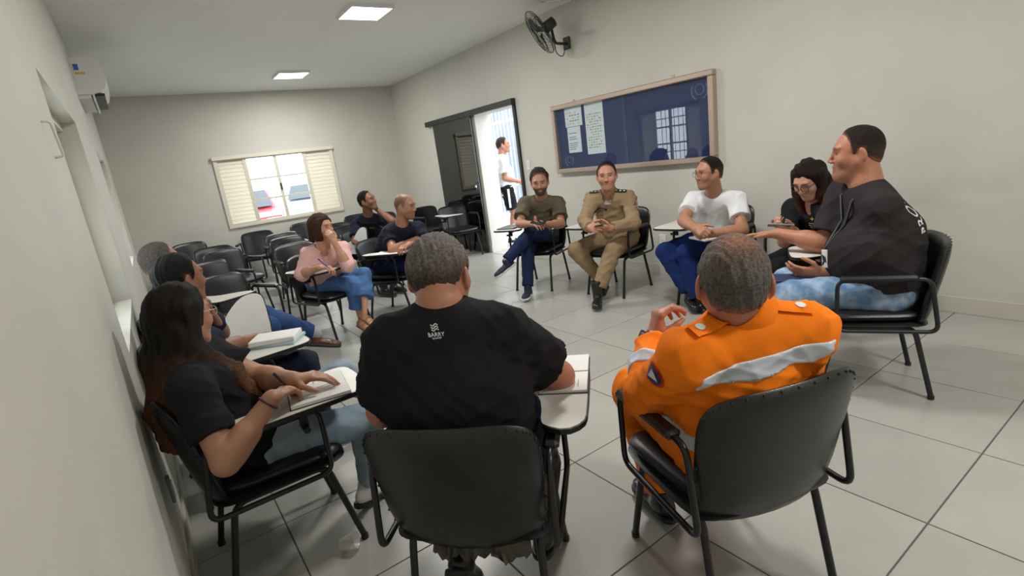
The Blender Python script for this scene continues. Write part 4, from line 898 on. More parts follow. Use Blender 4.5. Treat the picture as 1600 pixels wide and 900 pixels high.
p1 = build_person('P1', 'woman with long dark hair writing in an open notebook on her tablet', s=.95, fat=1.10, arm=1.12, bust=1.05, skin=(176, 128, 102), gaze=(.85, .52, -.12), hs=.97, vox=.005, slouch=.05,
    hair=dict(th=.014, line=HL_LONG, col=(24, 17, 15), tip=(136, 92, 60), tip0=-.10, amp=.0035, freq=85, extra=[long_hair]), top=dict(m=D_BLACK, sleeve=.66, hem=.06), pants=dict(m=J_LIGHT, e=.010, cut=.93, flare=0.0),
    shoes=dict(m=S_WHITE, sole=M_SOLEB), toes=dict(R=((.8, .3, -.05), upz), L=((.75, .45, -.35), (.2, 0, 1))), RH=dict(d=(.75, .55, -.05), n=(0, 0, -1), curl=(.5, .6, .4)), LH=dict(d=(.8, -.3, -.05), n=(0, 0, -1), curl=(.25, .35, .2)))
glasses(p1['c'], p1['R'], p1['hs'], p1['root'], p1['loc'], mat('clear_frame', (.5, .45, .42), .2))
MB().tube([p1['J']['wrR']-A3(*p1['loc'])+nrm(p1['J']['elR']-p1['J']['wrR'])*.02+.033*(math.cos(a)*nrm(np.cross(p1['J']['wrR']-p1['J']['elR'], (0, 0, 1)))+math.sin(a)*nrm(np.cross(np.cross(p1['J']['wrR']-p1['J']['elR'], (0, 0, 1)), p1['J']['wrR']-p1['J']['elR']))) for a in np.linspace(0, 2*PI, 18)[:-1]], .004, 6, closed=True).obj('bracelet', mat('plum_cord', (.06, .015, .03), .6), p1['root'])
# --- man with chin in hand, dark vest
p2 = build_person('P2', 'man with short dark hair and black vest, chin resting on his hand', skin=(138, 94, 70), gaze=(.88, .42, -.06), vox=.0055, slouch=.05, hair=dict(th=.012, col=(26, 22, 20), amp=.0025), top=dict(m=D_NAVYU, sleeve=.7, hem=.05, e=.016),
    pants=dict(m=D_NAVYU), shoes=dict(m=S_BLACK), toes=dict(R=((1, .1, 0), upz), L=((1, .1, 0), upz)), RH=dict(d=(.9, .3, -.05), n=(0, 0, -1), curl=(.3, .4, .3)), LH=dict(d=(-.1, -.15, 1), n=(-.6, -.3, .2), curl=(.9, 1.0, .6)))
v2 = SDF(); torso(v2, p2['J'], 1.0, 1.0, .028, slouch=.05); v2.custom(lambda X, Y, Z: np.abs((X-p2['M'][0])*p2['U'][0]+(Y-p2['M'][1])*p2['U'][1]+(Z-p2['M'][2]-.02)*p2['U'][2])-.17, k=.01)
for q in 'RL': v2.cap(p2['J']['sh'+q]+p2['U']*.0, p2['J']['sh'+q]+(p2['J']['el'+q]-p2['J']['sh'+q])*.5, .085, k=.02, op='s')
put('tactical_vest', v2.mesh(.008, folds(.004, 3)), D_VEST, p2['root'], p2['loc'])
# --- hidden man in jeans
p3 = build_person('P3', 'man with greying cropped hair, jeans crossed and brown shoes', skin=(158, 112, 88), gaze=(.9, .3, 0), vox=.007, hair=dict(th=.006, col=(92, 84, 80), amp=.0012), top=dict(m=D_NAVY, sleeve=.62), pants=dict(m=J_BLUE, cut=.9), shoes=dict(m=S_BROWN), toes=dict(R=((1, -.1, 0), upz), L=((.93, -.2, -.3), (.3, 0, 1))))
sk3 = SDF(); aL = p3['J']['anL']; kL = p3['J']['knL']; sk3.cap(aL, aL+(kL-aL)*.22, .043, .045, k=.01); put('sock', sk3.mesh(.006), mat('grey_sock', (.33, .33, .34), .9), p3['root'], p3['loc'])
# --- woman in pink
def bob(H, L, R, hs):
    rt = R[:, 0]; H.ecap(L(0, -.05, .03), L(0, -.075, -.10), rt, (.086, .06), (.080, .04), k=.03)
    for x in (-1, 1): H.ecap(L(x*.070, .005, .05), L(x*.074, .020, -.10), R[:, 1], (.045, .022), (.035, .016), k=.025)
HL_BOB = ([-.2, .02, .035, .045, .055, .07, .09, .12], [-.8, -.8, -.8, .0, .05, .07, .085, .1])
p4 = build_person('P4', 'woman in a pink blouse with brown bob, hand at her mouth', s=.93, fat=1.06, bust=1.0, skin=(196, 146, 120), lip=(170, 96, 90), gaze=(.55, -.83, -.1), hs=.97, vox=.006, brow=(70, 46, 34), hair=dict(th=.015, line=HL_BOB, col=(74, 50, 38), amp=.0028, freq=95, extra=[bob]),
    top=dict(m=D_PINK, sleeve=1.05, e=.018, flare=.02, hem=.06, vneck=.09, name='blouse'), pants=dict(m=J_MID, cut=.62, flare=.026, e=.018), toes=dict(R=((.25, -.95, -.25), upz), L=((.35, -.9, -.35), (.1, -.2, 1))), barefoot=True,
    RH=dict(d=(.75, -.6, -.1), n=(0, 0, -1), curl=(.6, .7, .4)), LH=dict(d=(-.25, .1, .95), n=(-.3, .8, 0), curl=(.6, .8, .5)))
M_SAND = mat('tan_leather', (.42, .2, .12), .5)
for q in 'RL':
    d, up = dict(R=((.25, -.95, -.25), upz), L=((.35, -.9, -.35), (.1, -.2, 1)))[q]; Rf = frame(d, up); L = lambda *pp: p4['J']['an'+q]+Rf @ (A3(*pp)*.93)-A3(*p4['loc'])
    sd = MB()
    for yy, hh, ww in ((.105, -.036, .040), (.06, -.012, .036), (.0, .012, .034)): sd.tube([L(ww*math.cos(a)*1.05, yy-.01*math.sin(a), -.068+(hh+.068)*math.sin(a)) for a in np.linspace(0, PI, 9)], .005, 6)
    so = sd.obj('sandal', M_SAND, p4['root']); V = [L(x*w, y, z) for z in (-.082, -.070) for (x, y, w) in ((-1, -.065, .024), (1, -.065, .024), (1, .03, .03), (1, .12, .042), (1, .165, .02), (-1, .165, .02), (-1, .12, .042), (-1, .03, .03))]
    MB().add(V, [tuple(range(8))[::-1], tuple(range(8, 16))]+[(i, (i+1) % 8, 8+(i+1) % 8, 8+i) for i in range(8)]).obj('sandal_sole', M_SAND, so)
# --- navy uniformed man behind
p5 = build_person('P5', 'man in navy uniform and black vest resting his face on his fist', s=1.02, skin=(134, 92, 70), gaze=(.62, -.76, .12), roll=.12, hs=1.0, vox=.0065, hair=dict(th=.008, col=(22, 19, 18), amp=.0015), top=dict(m=D_NAVYU, sleeve=.75, e=.016), pants=dict(m=D_NAVYU), shoes=dict(m=S_BLACK, boot=.06), toes=dict(R=((.33, -.94, 0), upz), L=((.4, -.9, 0), upz)),
    RH=dict(d=(.5, -.8, -.2), n=(0, 0, -1), curl=(.5, .6, .4)), LH=dict(d=(-.4, -.05, .9), n=(-.8, -.2, 0), curl=(.8, .9, .6)))
v5 = SDF(); torso(v5, p5['J'], 1.02, 1.0, .030); v5.custom(lambda X, Y, Z: np.abs((X-p5['M'][0])*p5['U'][0]+(Y-p5['M'][1])*p5['U'][1]+(Z-p5['M'][2]-.02)*p5['U'][2])-.19, k=.01)
for q in 'RL': v5.cap(p5['J']['sh'+q], p5['J']['sh'+q]+(p5['J']['el'+q]-p5['J']['sh'+q])*.5, .085, k=.02, op='s')
put('tactical_vest', v5.mesh(.008, folds(.005, 4)), D_VEST, p5['root'], p5['loc'])
b5 = p5['M']+p5['fw']*.14+p5['U']*.02
for k, (a, b) in enumerate(((-.06, -.05), (.05, -.06), (-.05, .08))):
    c5 = b5+p5['lat']*a+p5['U']*b; q5 = SDF(); q5.box(c5, np.stack([p5['lat'], p5['fw'], p5['U']], 1), (.035, .03, .045), rnd=.012); put('vest_pouch', q5.mesh(.006), D_VEST, p5['root'], p5['loc'])
sb = gridmesh(.06, .07, 6, 6, True); decal('sleeve_badge', p5['T'], sb, p5['J']['shR']+(p5['J']['elR']-p5['J']['shR'])*.35, p5['fw'], (0, 0, 1), -p5['lat'], mat('badge_grey', (.4, .36, .3), .6), p5['root'], p5['loc'])
# --- bald man
p6 = build_person('P6', 'bald man in a navy tee leaning on his tablet', s=1.02, fat=1.08, arm=1.08, skin=(168, 120, 94), gaze=(.62, -.76, -.16), vox=.006, bald=(70, 52, 44), stub=.3, top=dict(m=D_NAVY, sleeve=.62), pants=dict(m=J_DARK), shoes=dict(m=S_BLACK), toes=dict(R=((.6, -.8, 0), upz), L=((.6, -.8, 0), upz)), RH=dict(d=(.8, -.3, 0), curl=(.4, .5, .3)), LH=dict(d=(-.8, -.4, 0), curl=(.4, .5, .3)))
# --- man in black tee seen from behind
p7 = build_person('P7', 'grey-haired man in a black tee seen from behind, writing', s=1.05, fat=1.18, arm=1.15, belly=.3, skin=(178, 124, 98), gaze=(.72, .62, -.14), hs=1.03, vox=.005, stub=.8, stubc=(70, 56, 48), hair=dict(th=.011, side=False, col=(128, 122, 114), sides=(84, 74, 66), amp=.0028, freq=170, vox=.004, fadew=.05, line=([-.12, -.10, -.06, -.04, -.03, .005, .012, .03, .045, .06, .1], [-.075, -.07, -.05, -.02, .014, .014, -.02, -.01, .04, .06, .085])),
    top=dict(m=D_BLACK, sleeve=.72, flare=.014, hem=.08, vox=.0065, amp=.009, e=.016), pants=dict(m=J_DARK), shoes=dict(m=S_BLACK), toes=dict(R=((.75, .6, 0), upz), L=((.45, .45, -.77), (.55, .55, .6))), RH=dict(d=(-.3, .9, 0), curl=(.6, .7, .4)), LH=dict(d=(.6, .6, -.1)), jaw=1.05)
bk = p7['N']-p7['U']*.045-p7['fw']*.12-p7['lat']*.035; rt7 = p7['lat']
M_PRINT = mat('white_print', (.75, .76, .78), .7)
decal('lettering', p7['T'], textmesh('BARRY', .0145), bk-p7['U']*.012, rt7, p7['U'], -p7['fw'], M_PRINT, p7['root'], p7['loc'])
decal('lettering', p7['T'], textmesh('QUARTER', .0055), bk-p7['U']*.021, rt7, p7['U'], -p7['fw'], M_PRINT, p7['root'], p7['loc'])
for k in range(3):
    wv = MB().tube([(x, .0028*math.sin(x*370), 0) for x in np.linspace(-.0095, .0095, 12)], .0015, 5).mesh('logo'); decal('logo_wave', p7['T'], wv, bk+p7['U']*(.013-.0062*k), rt7, p7['U'], -p7['fw'], M_PRINT, p7['root'], p7['loc'])
# --- standing man
p8 = build_person('P8', 'standing man in white tee and black shorts at the doorway', skin=(170, 116, 92), gaze=(.80, -.58, -.03), vox=.007, hair=dict(th=.010, col=(44, 34, 28), amp=.0018), top=dict(m=D_WHITE, sleeve=.7, hem=.09, e=.018, flare=.016), pants=dict(m=D_BTROU, shorts=.82, e=.02, name='shorts'), shoes=dict(m=S_BLACK, sole=M_SOLE), toes=dict(R=((.8, -.6, 0), upz), L=((.8, -.6, 0), upz)), RH=dict(d=(.75, .3, -.2), n=(-.3, .9, 0)), LH=dict(d=(.5, -.8, -.2), n=(-.5, -.5, 0)), slouch=.01)
for q, sg in (('R', 1), ('L', -1)):
    h, n = p8['J']['hip'+q], p8['J']['kn'+q]; st = gridmesh(.035, .30, 2, 12); o8 = p8['lat']*sg; decal('side_stripe', p8['Q'], st, h+(n-h)*.38, p8['fw'], upz, o8, M_PRINT, p8['root'], p8['loc'], .003)
for q in 'RL':
    so = SDF(); a, n = p8['J']['an'+q], p8['J']['kn'+q]; so.cap(a-A3(0, 0, .01), a+(n-a)*.16, .042, .044, k=.01); put('sock', so.mesh(.007), D_WHITE, p8['root'], p8['loc'])
# --- bearded man in olive
p9 = build_person('P9', 'bearded man in an olive tee with crossed legs, holding a phone', fat=1.06, skin=(178, 128, 104), gaze=(-.64, -.74, -.2), hs=1.05, vox=.006, stub=.95, stubc=(58, 46, 42), hair=dict(th=.018, toph=1.5, col=(52, 42, 38), sides=(110, 100, 94), amp=.005, freq=80), top=dict(m=D_OLIVE, sleeve=.7, flare=.016, e=.018, hem=.06), pants=dict(m=J_DARK, cut=.96), shoes=dict(m=S_NAVY, sole=M_SOLE), toes=dict(R=((-.75, -.6, 0), upz), L=((-.85, .1, -.35), (-.2, 0, 1))),
    RH=dict(d=(-.1, -1, .1), n=(.4, 0, -1), curl=(.5, .6, .4)), LH=dict(d=(-.9, .2, .15), n=(0, 0, 1), curl=(.6, .7, .4)), slouch=.05)
# --- khaki officer
p10 = build_person('P10', 'officer in khaki uniform with three-star shoulder boards holding a phone', s=1.02, fat=1.06, skin=(186, 134, 110), gaze=(-.74, -.66, -.08), hs=1.05, vox=.006, mouth=.008, stub=.12, hair=dict(th=.008, col=(24, 19, 18), amp=.0015), top=dict(m=D_KHAKI, sleeve=1.93, e=.018, hem=.02, neck=.045, vneck=.03, amp=.010, name='uniform_shirt'), pants=dict(m=D_KHAKI, e=.022, cut=.86, flare=.006, amp=.009), shoes=dict(m=S_BLACK, boot=.10), toes=dict(R=((-.8, -.5, -.1), upz), L=((-.75, -.65, -.1), upz)),
    RH=dict(d=(-.3, -.9, .1), n=(.8, -.2, -.3), curl=(.6, .7, .4)), LH=dict(d=(-.75, .5, .15), n=(.3, .6, .6), curl=(.6, .7, .4)), slouch=.04)
collar(p10, D_KHAKI, .03, 1.1, .062)
tee10 = gridmesh(.06, .05, 6, 6); decal('undershirt', p10['T'], tee10, p10['N']-p10['U']*.05+p10['fw']*.09, p10['lat'], p10['U'], p10['fw'], D_WHITE, p10['root'], p10['loc'], .003)
M_BOARD = mat('shoulder_board', (.012, .012, .014), .6)
def star(r): return [(r*(1 if k % 2 == 0 else .45)*math.sin(k*PI/4), r*(1 if k % 2 == 0 else .45)*math.cos(k*PI/4)) for k in range(8)]
for q, sg in (('R', 1), ('L', -1)):
    sh = p10['J']['sh'+q]; ce = sh+(p10['N']-sh)*.32+p10['U']*.03; ac_ = nrm(sh-p10['N']); ac_ = nrm(ac_-p10['U']*(ac_ @ p10['U'])); ot = nrm(p10['U']+.35*p10['fw']); rt = np.cross(ac_, ot)
    bd = decal('shoulder_board', p10['T'], gridmesh(.052, .115, 4, 8), ce, rt, ac_, ot, M_BOARD, p10['root'], p10['loc'], .004)
    for k in range(3):
        me = MB().prism(star(.011), 0, .001).mesh('star'); decal('star', p10['T'], me, ce+ac_*(-.035+.035*k), rt, ac_, ot, M_PRINT, p10['root'], p10['loc'], .006)
c10 = p10['M']+p10['U']*.12+p10['fw']*.1
decal('name_tape', p10['T'], gridmesh(.10, .022, 8, 3), c10-p10['lat']*-.075, p10['lat'], p10['U'], p10['fw'], M_BOARD, p10['root'], p10['loc'], .003)
decal('name_lettering', p10['T'], textmesh('--- ---- --', .016), c10-p10['lat']*-.075, -p10['lat']*-1, p10['U'], p10['fw'], M_PRINT, p10['root'], p10['loc'], .005)
shp = [(-.03, .03), (.03, .03), (.032, -.005), (.018, -.028), (0, -.038), (-.018, -.028), (-.032, -.005)]
o10 = nrm(-p10['lat']+.55*p10['fw']); cs = p10['J']['shL']+(p10['J']['elL']-p10['J']['shL'])*.28
decal('sleeve_shield', p10['T'], MB().prism(shp, 0, .001).mesh('shield'), cs, np.cross(p10['U'], o10), p10['U'], o10, mat('maroon_badge', (.16, .03, .03), .6), p10['root'], p10['loc'], .003)
decal('shield_emblem', p10['T'], MB().prism(star(.014), 0, .001).mesh('emblem'), cs, np.cross(p10['U'], o10), p10['U'], o10, mat('badge_grey', (.4, .36, .3), .6), p10['root'], p10['loc'], .005)
o10r = nrm(p10['lat']+.4*p10['fw']); cr = p10['J']['shR']+(p10['J']['elR']-p10['J']['shR'])*.28
decal('sleeve_flag', p10['T'], gridmesh(.05, .035, 4, 3), cr, np.cross(p10['U'], o10r), p10['U'], o10r, M_PRINT, p10['root'], p10['loc'], .003)
# --- man in white tee
p11 = build_person('P11', 'man in white tee and blue trousers with glasses, hands clasped', fat=1.05, arm=1.1, skin=(170, 120, 94), gaze=(-.93, .36, -.02), vox=.006, stub=.15, hair=dict(th=.008, col=(24, 19, 18), sides=(80, 60, 50), amp=.0012), top=dict(m=D_WHITE, sleeve=.62, hem=.05, e=.014), pants=dict(m=D_ROYAL, e=.022, cut=.93), shoes=dict(m=S_BLACK), toes=dict(R=((-.6, -.75, -.1), upz), L=((-.3, -.95, -.1), upz)), RH=dict(d=(-.3, -.9, -.1), n=(.7, 0, -.6), curl=(.8, .8, .5)), LH=dict(d=(-.7, .6, 0), n=(.5, .5, .2), curl=(.8, .8, .5)), slouch=.05)
glasses(p11['c'], p11['R'], p11['hs'], p11['root'], p11['loc'], M_DARK, .0012)
decal('chest_lettering', p11['T'], textmesh('-----  --', .018), p11['M']+p11['U']*.10+p11['fw']*.1+p11['lat']*.06, -p11['lat']*-1, p11['U'], p11['fw'], M_BOARD, p11['root'], p11['loc'])
# --- woman in black with phone
def wavy(H, L, R, hs):
    rt = R[:, 0]; H.ecap(L(0, -.05, .03), L(0, -.085, -.13), rt, (.092, .065), (.10, .05), k=.03); H.ecap(L(0, -.085, -.13), L(0, -.07, -.26), rt, (.10, .05), (.085, .03), k=.03)
    for x in (-1, 1): H.cap(L(x*.075, .0, .04), L(x*.09, .02, -.10), .034, .042, k=.03); H.cap(L(x*.09, .02, -.10), L(x*.085, .05, -.23), .042, .026, k=.03)
p12 = build_person('P12', 'woman in black polo and round glasses looking down at her phone', s=.92, fat=1.1, bust=1.0, skin=(196, 146, 122), lip=(170, 80, 80), gaze=(-.86, .12, -.5), hs=.97, vox=.006, brow=(50, 32, 26), hair=dict(th=.018, line=HL_BOB, col=(34, 22, 18), tip=(110, 56, 34), tip0=-.02, amp=.006, freq=55, extra=[wavy]), top=dict(m=D_BLACK, sleeve=.75, e=.014, vneck=.03, name='polo_shirt'), pants=dict(m=D_BTROU, e=.018), shoes=dict(m=S_BLACK), toes=dict(R=((-.95, .3, 0), upz), L=((-.95, .3, 0), upz)),
    RH=dict(d=(-.9, -.1, .3), n=(.2, -.2, .9), curl=(.5, .6, .4)), LH=dict(d=(-.7, .6, .3), n=(.2, .3, .8), curl=(.7, .7, .5)), slouch=.06)
glasses(p12['c'], p12['R'], p12['hs'], p12['root'], p12['loc'], M_DARK, .0022, .025, .021); collar(p12, D_BLACK, .03, 1.2, .060)
c12 = p12['M']+p12['U']*.11+p12['fw']*.12-p12['lat']*.06
for k in range(3): decal('chest_lettering', p12['T'], textmesh(('-------- ---', '------ -----', '----- --')[k], .016), c12-p12['U']*.016*k, p12['lat'], p12['U'], nrm(p12['fw']-.4*p12['lat']), M_PRINT, p12['root'], p12['loc'])
decal('chest_emblem', p12['T'], MB().prism(star(.018), 0, .001).mesh('emblem'), c12+p12['U']*.035, p12['lat'], p12['U'], nrm(p12['fw']-.4*p12['lat']), mat('badge_yellow', (.6, .45, .05), .6), p12['root'], p12['loc'])
# --- heavy man in dark grey
p13 = build_person('P13', 'heavy man in a dark grey tee gesturing with an open hand', s=1.05, fat=1.32, arm=1.12, belly=.9, skin=(176, 120, 94), gaze=(-.50, .86, -.02), hs=1.10, vox=.005, stub=.2, mouth=.004, nose=.88, hair=dict(th=.006, col=(38, 30, 28), sides=(72, 58, 50), amp=.0012), top=dict(m=D_CHAR, sleeve=.80, flare=.018, hem=.005, e=.016, vox=.0065), pants=dict(m=J_WASH, e=.014), shoes=dict(m=S_BLACK), toes=dict(R=((-.5, .86, 0), upz), L=((-.5, .86, 0), upz)),
    RH=dict(d=(-.35, .92, .0), n=(-.15, 0, -1), curl=(.08, .12, .08), thumb=(.6, .7, .1)), LH=dict(d=(-.55, .8, .05), n=(.75, .3, .5), curl=(.35, .4, .3)), jaw=1.15)
o13 = nrm(-p13['lat']*.88-p13['fw']*.47); bk13 = p13['M']+p13['U']*.13-p13['lat']*.15-p13['fw']*.075
decal('back_lettering', p13['T'], textmesh('PROD', .070), bk13, p13['U'], np.cross(o13, p13['U']), o13, M_PRINT, p13['root'], p13['loc'], .002)
L13 = lambda v: v-A3(*p13['loc'])
def lanyard(p, drop, m, bm):
    N, fw, lat, U, T = p['N'], p['fw'], p['lat'], p['U'], p['T']; pts = []
    for sg in (1, -1):
        side = [N-fw*.05+U*.01, N+lat*sg*.065+U*.0, N+lat*sg*.06+fw*.09-U*.06, N+lat*sg*.035+fw*.16-U*(drop*.6), N+fw*.2-U*drop]
        S_ = T.hit(np.array(side[2:])+fw*.1, -fw); s2 = [side[0], side[1]]+list(S_+fw*.004); pts.append(s2)
    path = [L13(q) for q in pts[0][::-1]]+[L13(q) for q in pts[1][1:]]
    MB().tube(path, .008, 6).obj('lanyard', m, p['root']); b = pts[0][-1]; R_ = np.stack([lat, fw, U], 1)
    q = SDF(); q.box(b-U*.05+fw*.006, R_, (.032, .003, .05), rnd=.002); o = put('id_badge', q.mesh(.003), M_WHITEP, p['root'], p['loc'])
    MB().box((-.02, 0, -.02), (.02, .0045, .012), Matrix(((R_[0][0], R_[0][1], R_[0][2], L13(b)[0]), (R_[1][0], R_[1][1], R_[1][2], L13(b)[1]), (R_[2][0], R_[2][1], R_[2][2], L13(b)[2]), (0, 0, 0, 1))) @ Matrix.Translation((0, .006, -.045))).obj('badge_photo', M_DARK, o)
lanyard(p13, .30, M_DARK, M_WHITEP)
# --- man in orange seen from behind
p14 = build_person('P14', 'grey-haired man in an orange jacket with reflective bands, seen from behind', s=1.03, fat=1.06, skin=(180, 122, 96), gaze=(.76, .64, -.06), hs=1.03, vox=.005, stub=.2, neckr=.06, hair=dict(th=.007, col=(116, 110, 106), sides=(104, 100, 98), crown=1, amp=.002, freq=190, vox=.004, line=HL_REC), top=dict(m=D_ORANGE, sleeve=1.86, e=.020, hem=.10, neck=.045, amp=.009, vox=.0065, name='jacket'), pants=dict(m=D_ORANGE, e=.02), shoes=dict(m=S_BLACK), toes=dict(R=((.33, .94, 0), upz), L=((.33, .94, 0), upz)),
    LH=dict(d=(.30, -.10, .9), n=(.75, -.45, -.2), curl=(.9, .7, .4), point=(.8, .7, .4), thumb=(.5, .3, .85)), RH=dict(d=(.2, .9, 0)), slouch=.0)
collar(p14, D_ORANGE, .045, .6, .066)
T14, U14, l14, f14, N14, M14 = p14['T'], p14['U'], p14['lat'], p14['fw'], p14['N'], p14['M']
def band(p, ce, R, half, off=.004, m=D_REFL, name='reflective_band', vox=.0045):
    S_ = SDF(); S_.ops = list(p['T'].ops); S_.offset(off); S_.box(ce, R, half, op='x', k=0); r = float(np.linalg.norm(half)); V, F = S_.mesh(vox, None, lo=ce-r, hi=ce+r); return put(name, (V, F), m, p['root'], p['loc'])
Rb = np.stack([l14, f14, U14], 1); band(p14, M14+U14*.125-f14*.12, Rb, (.19, .22, .027)); band(p14, p14['P']+U14*.10-f14*.02, Rb, (.25, .30, .026))
for q in 'L':
    el, wr = p14['J']['elL'], p14['J']['wrL']; ax_ = nrm(wr-el); Ra = frame(ax_, (0, .3, 1)); band(p14, el+(wr-el)*.42, Ra, (.09, .024, .09))
o14 = nrm(-l14-.35*f14+.25*U14); cb = p14['J']['shL']+(p14['J']['elL']-p14['J']['shL'])*.30; rt = np.cross(U14, o14)
M_BDG = mat('badge_navy', (.02, .03, .12), .6); M_RED = mat('badge_red', (.5, .03, .03), .6)
decal('round_badge', T14, gridmesh(.078, .078, 10, 10, True), cb, rt, U14, o14, M_RED, p14['root'], p14['loc'], .005); decal('badge_field', T14, gridmesh(.062, .062, 10, 10, True), cb, rt, U14, o14, M_BDG, p14['root'], p14['loc'], .007)
decal('badge_emblem', T14, MB().prism([(0, .022), (.02, -.012), (-.02, -.012)], 0, .001).mesh('emblem'), cb, rt, U14, o14, M_PRINT, p14['root'], p14['loc'], .009)
for q, sg in (('L', -1), ('R', 1)):
    sh = p14['J']['sh'+q]; ce = sh+(N14-sh)*.35+U14*.03; ac_ = nrm(sh-N14); ac_ = nrm(ac_-U14*(ac_ @ U14)); ot = nrm(U14-.25*f14); rt = np.cross(ac_, ot)
    decal('epaulette', T14, gridmesh(.055, .12, 5, 8), ce, rt, ac_, ot, D_ORANGE, p14['root'], p14['loc'], .009)
    decal('epaulette_badge', T14, gridmesh(.026, .026, 4, 4, True), ce+ac_*.03, rt, ac_, ot, M_PRINT, p14['root'], p14['loc'], .011)
glasses(p14['c'], p14['R'], p14['hs'], p14['root'], p14['loc'], M_DARK, .0022)
w14 = p14['J']['wrL']; d14 = nrm(w14-p14['J']['elL']); ws = SDF(); ws.cap(w14-d14*.030, w14-d14*.006, .037, k=0); ws.custom(lambda X, Y, Z: np.abs((X-w14[0])*d14[0]+(Y-w14[1])*d14[1]+(Z-w14[2])*d14[2]+.018)-.012)
wo = put('wrist_watch', ws.mesh(.004), M_DARK, p14['root'], p14['loc']); wn = nrm(-l14*.8-f14*.5-.0*U14); wn = nrm(wn-d14*(wn @ d14)); wc = w14-d14*.018+wn*.036; MB().tube([wc-A3(*p14['loc']), wc+wn*.010-A3(*p14['loc'])], .020, 16).obj('watch_case', M_BLACKM, wo)
# zigzag tread on the raised shoe of the man in black
aL = p7['J']['anL']; Rf = frame((.45, .45, -.77), (.55, .55, .6)); Lf = lambda *pp: aL+Rf @ (A3(*pp)*1.0)-A3(*p7['loc'])
for k in range(4):
    MB().tube([Lf(x, -.07+.055*k+.016*abs(((x/.014) % 2)-1), -.0925) for x in np.linspace(-.030, .030, 13)], .0045, 5).obj('tread', mat('cream_rubber', (.55, .47, .33), .7), p7['root'])
# torn lining under the chair of the man in black
tl = MB(); rg = np.random.default_rng(3); n = 26; V = []
for i in range(n+1):
    x = -.11+.29*i/n; V += [(x, -.205, .392), (x+rg.uniform(-.004, .004), -.222+rg.uniform(-.012, .012), .356), (x+rg.uniform(-.006, .006), -.23+rg.uniform(-.015, .015), .352-rg.choice([.004, .01, .018, .024, .03, .045]))]
tl.add(V, [(3*i, 3*i+3, 3*i+4, 3*i+1) for i in range(n)]+[(3*i+1, 3*i+4, 3*i+5, 3*i+2) for i in range(n)])
tl.obj('torn_lining', mat('torn_lining', (.085, .075, .065), .9, noise=.3, nscale=30), CH['P7'][2], label='torn grey lining hanging from the seat')

# ------------------------------------------------------------------ things held or lying about
ZT = .6935
def page_block(par, w, l, t, m, name, off=(0, 0, 0), bend=0.0):
    V = []; F = []; nx = 8
    for z in (0, 1):
        for i in range(nx+1):
            u = i/nx; zz = t*z+(bend*math.sin(u*PI)*z); V += [(off[0]+u*w, off[1]-l/2, off[2]+zz), (off[0]+u*w, off[1]+l/2, off[2]+zz)]
    o = 2*(nx+1)
    for i in range(nx):
        a = 2*i; F += [(a, a+1, a+3, a+2), (o+a, o+a+2, o+a+3, o+a+1), (a, a+2, o+a+2, o+a), (a+1, o+a+1, o+a+3, a+3)]
    F += [(0, o, o+1, 1), (2*nx, 2*nx+1, o+2*nx+1, o+2*nx)]
    return MB().add(V, F).obj(name, m, par)
def ink_lines(par, x0, x1, l, z, n, name='handwriting'):
    mb = MB(); rg = np.random.default_rng(n)
    for k in range(n):
        y = -l*.4+l*.8*k/n; a = x0
        while a < x1-.012:
            b = min(x1, a+rg.uniform(.006, .02)); mb.box((a, y, z), (b, y+.0022, z+.0004)); a = b+.005
            if rg.random() < .12: break
    mb.obj(name, M_INK, par, kind='stuff')
def open_book(c, ang, w, l, label, lines=7, group=None):
    r = empty('open_notebook', (c[0], c[1], ZT), ang, label=label, cat='notebook', group=group)
    MB().bbox((-w-.004, -l/2-.004, 0), (w+.004, l/2+.004, .003), .001).obj('cover', M_DARK, r)
    pg = page_block(r, w, l, .011, M_PAPER, 'page_block', (.002, 0, .003), .002); p2_ = page_block(r, -w, l, .008, M_PAPER, 'page_block', (-.002, 0, .003), .004)
    ink_lines(r, -w*.85, -w*.2, l*.8, .0155, lines); return r
open_book((.385, 1.975), math.radians(-99), .125, .205, 'open ruled notebook on the tablet of the long-haired woman')
open_book((1.06, 1.325), math.radians(45), .142, .155, 'open notebook under the forearm of the man in black', 4)
bk2 = empty('closed_notebook', (.41, 2.80, ZT), math.radians(62), label='thick white notebook lying on another beside the chin-resting man', cat='notebook'); MB().bbox((-.075, -.11, .016), (.075, .11, .040), .003).obj('cover', M_PAPER, bk2); MB().box((-.072, -.107, .019), (.078, .107, .037)).obj('page_block', M_LAMI, bk2)
bk3 = empty('closed_notebook', (.415, 2.805, ZT), math.radians(55), label='pale blue-green notebook underneath the thick white one', cat='notebook'); MB().bbox((-.08, -.115, 0), (.08, .115, .016), .002).obj('cover', mat('pale_teal', (.45, .58, .60), .6), bk3); MB().box((-.077, -.112, .003), (.083, .112, .013)).obj('page_block', M_PAPER, bk3)
def sheetobj(c, ang, w, l, label, z=ZT, t=.002, m=M_PAPER, name='paper_sheet', tilt=None, lines=0):
    r = empty(name, (c[0], c[1], z), ang, label=label, cat='paper')
    if tilt: r.rotation_euler = (tilt[0], tilt[1], ang)
    MB().bbox((-w/2, -l/2, 0), (w/2, l/2, t), t*.3).obj('sheet', m, r)
    if lines: ink_lines(r, -w*.4, w*.4, l, t, lines)
    return r
def on_tablet(k, x, y): c, f, _ = CH[k]; return (c[0]+f[0]*y+f[1]*x, c[1]+f[1]*y-f[0]*x), math.atan2(-f[0], f[1])
q, a = on_tablet('P4', .25, .14); sheetobj(q, a, .20, .27, 'white sheet on the tablet of the woman in pink', lines=5)
q, a = on_tablet('P6', .25, .14); sheetobj(q, a+.2, .20, .27, 'white sheet on the tablet of the bald man', lines=5)
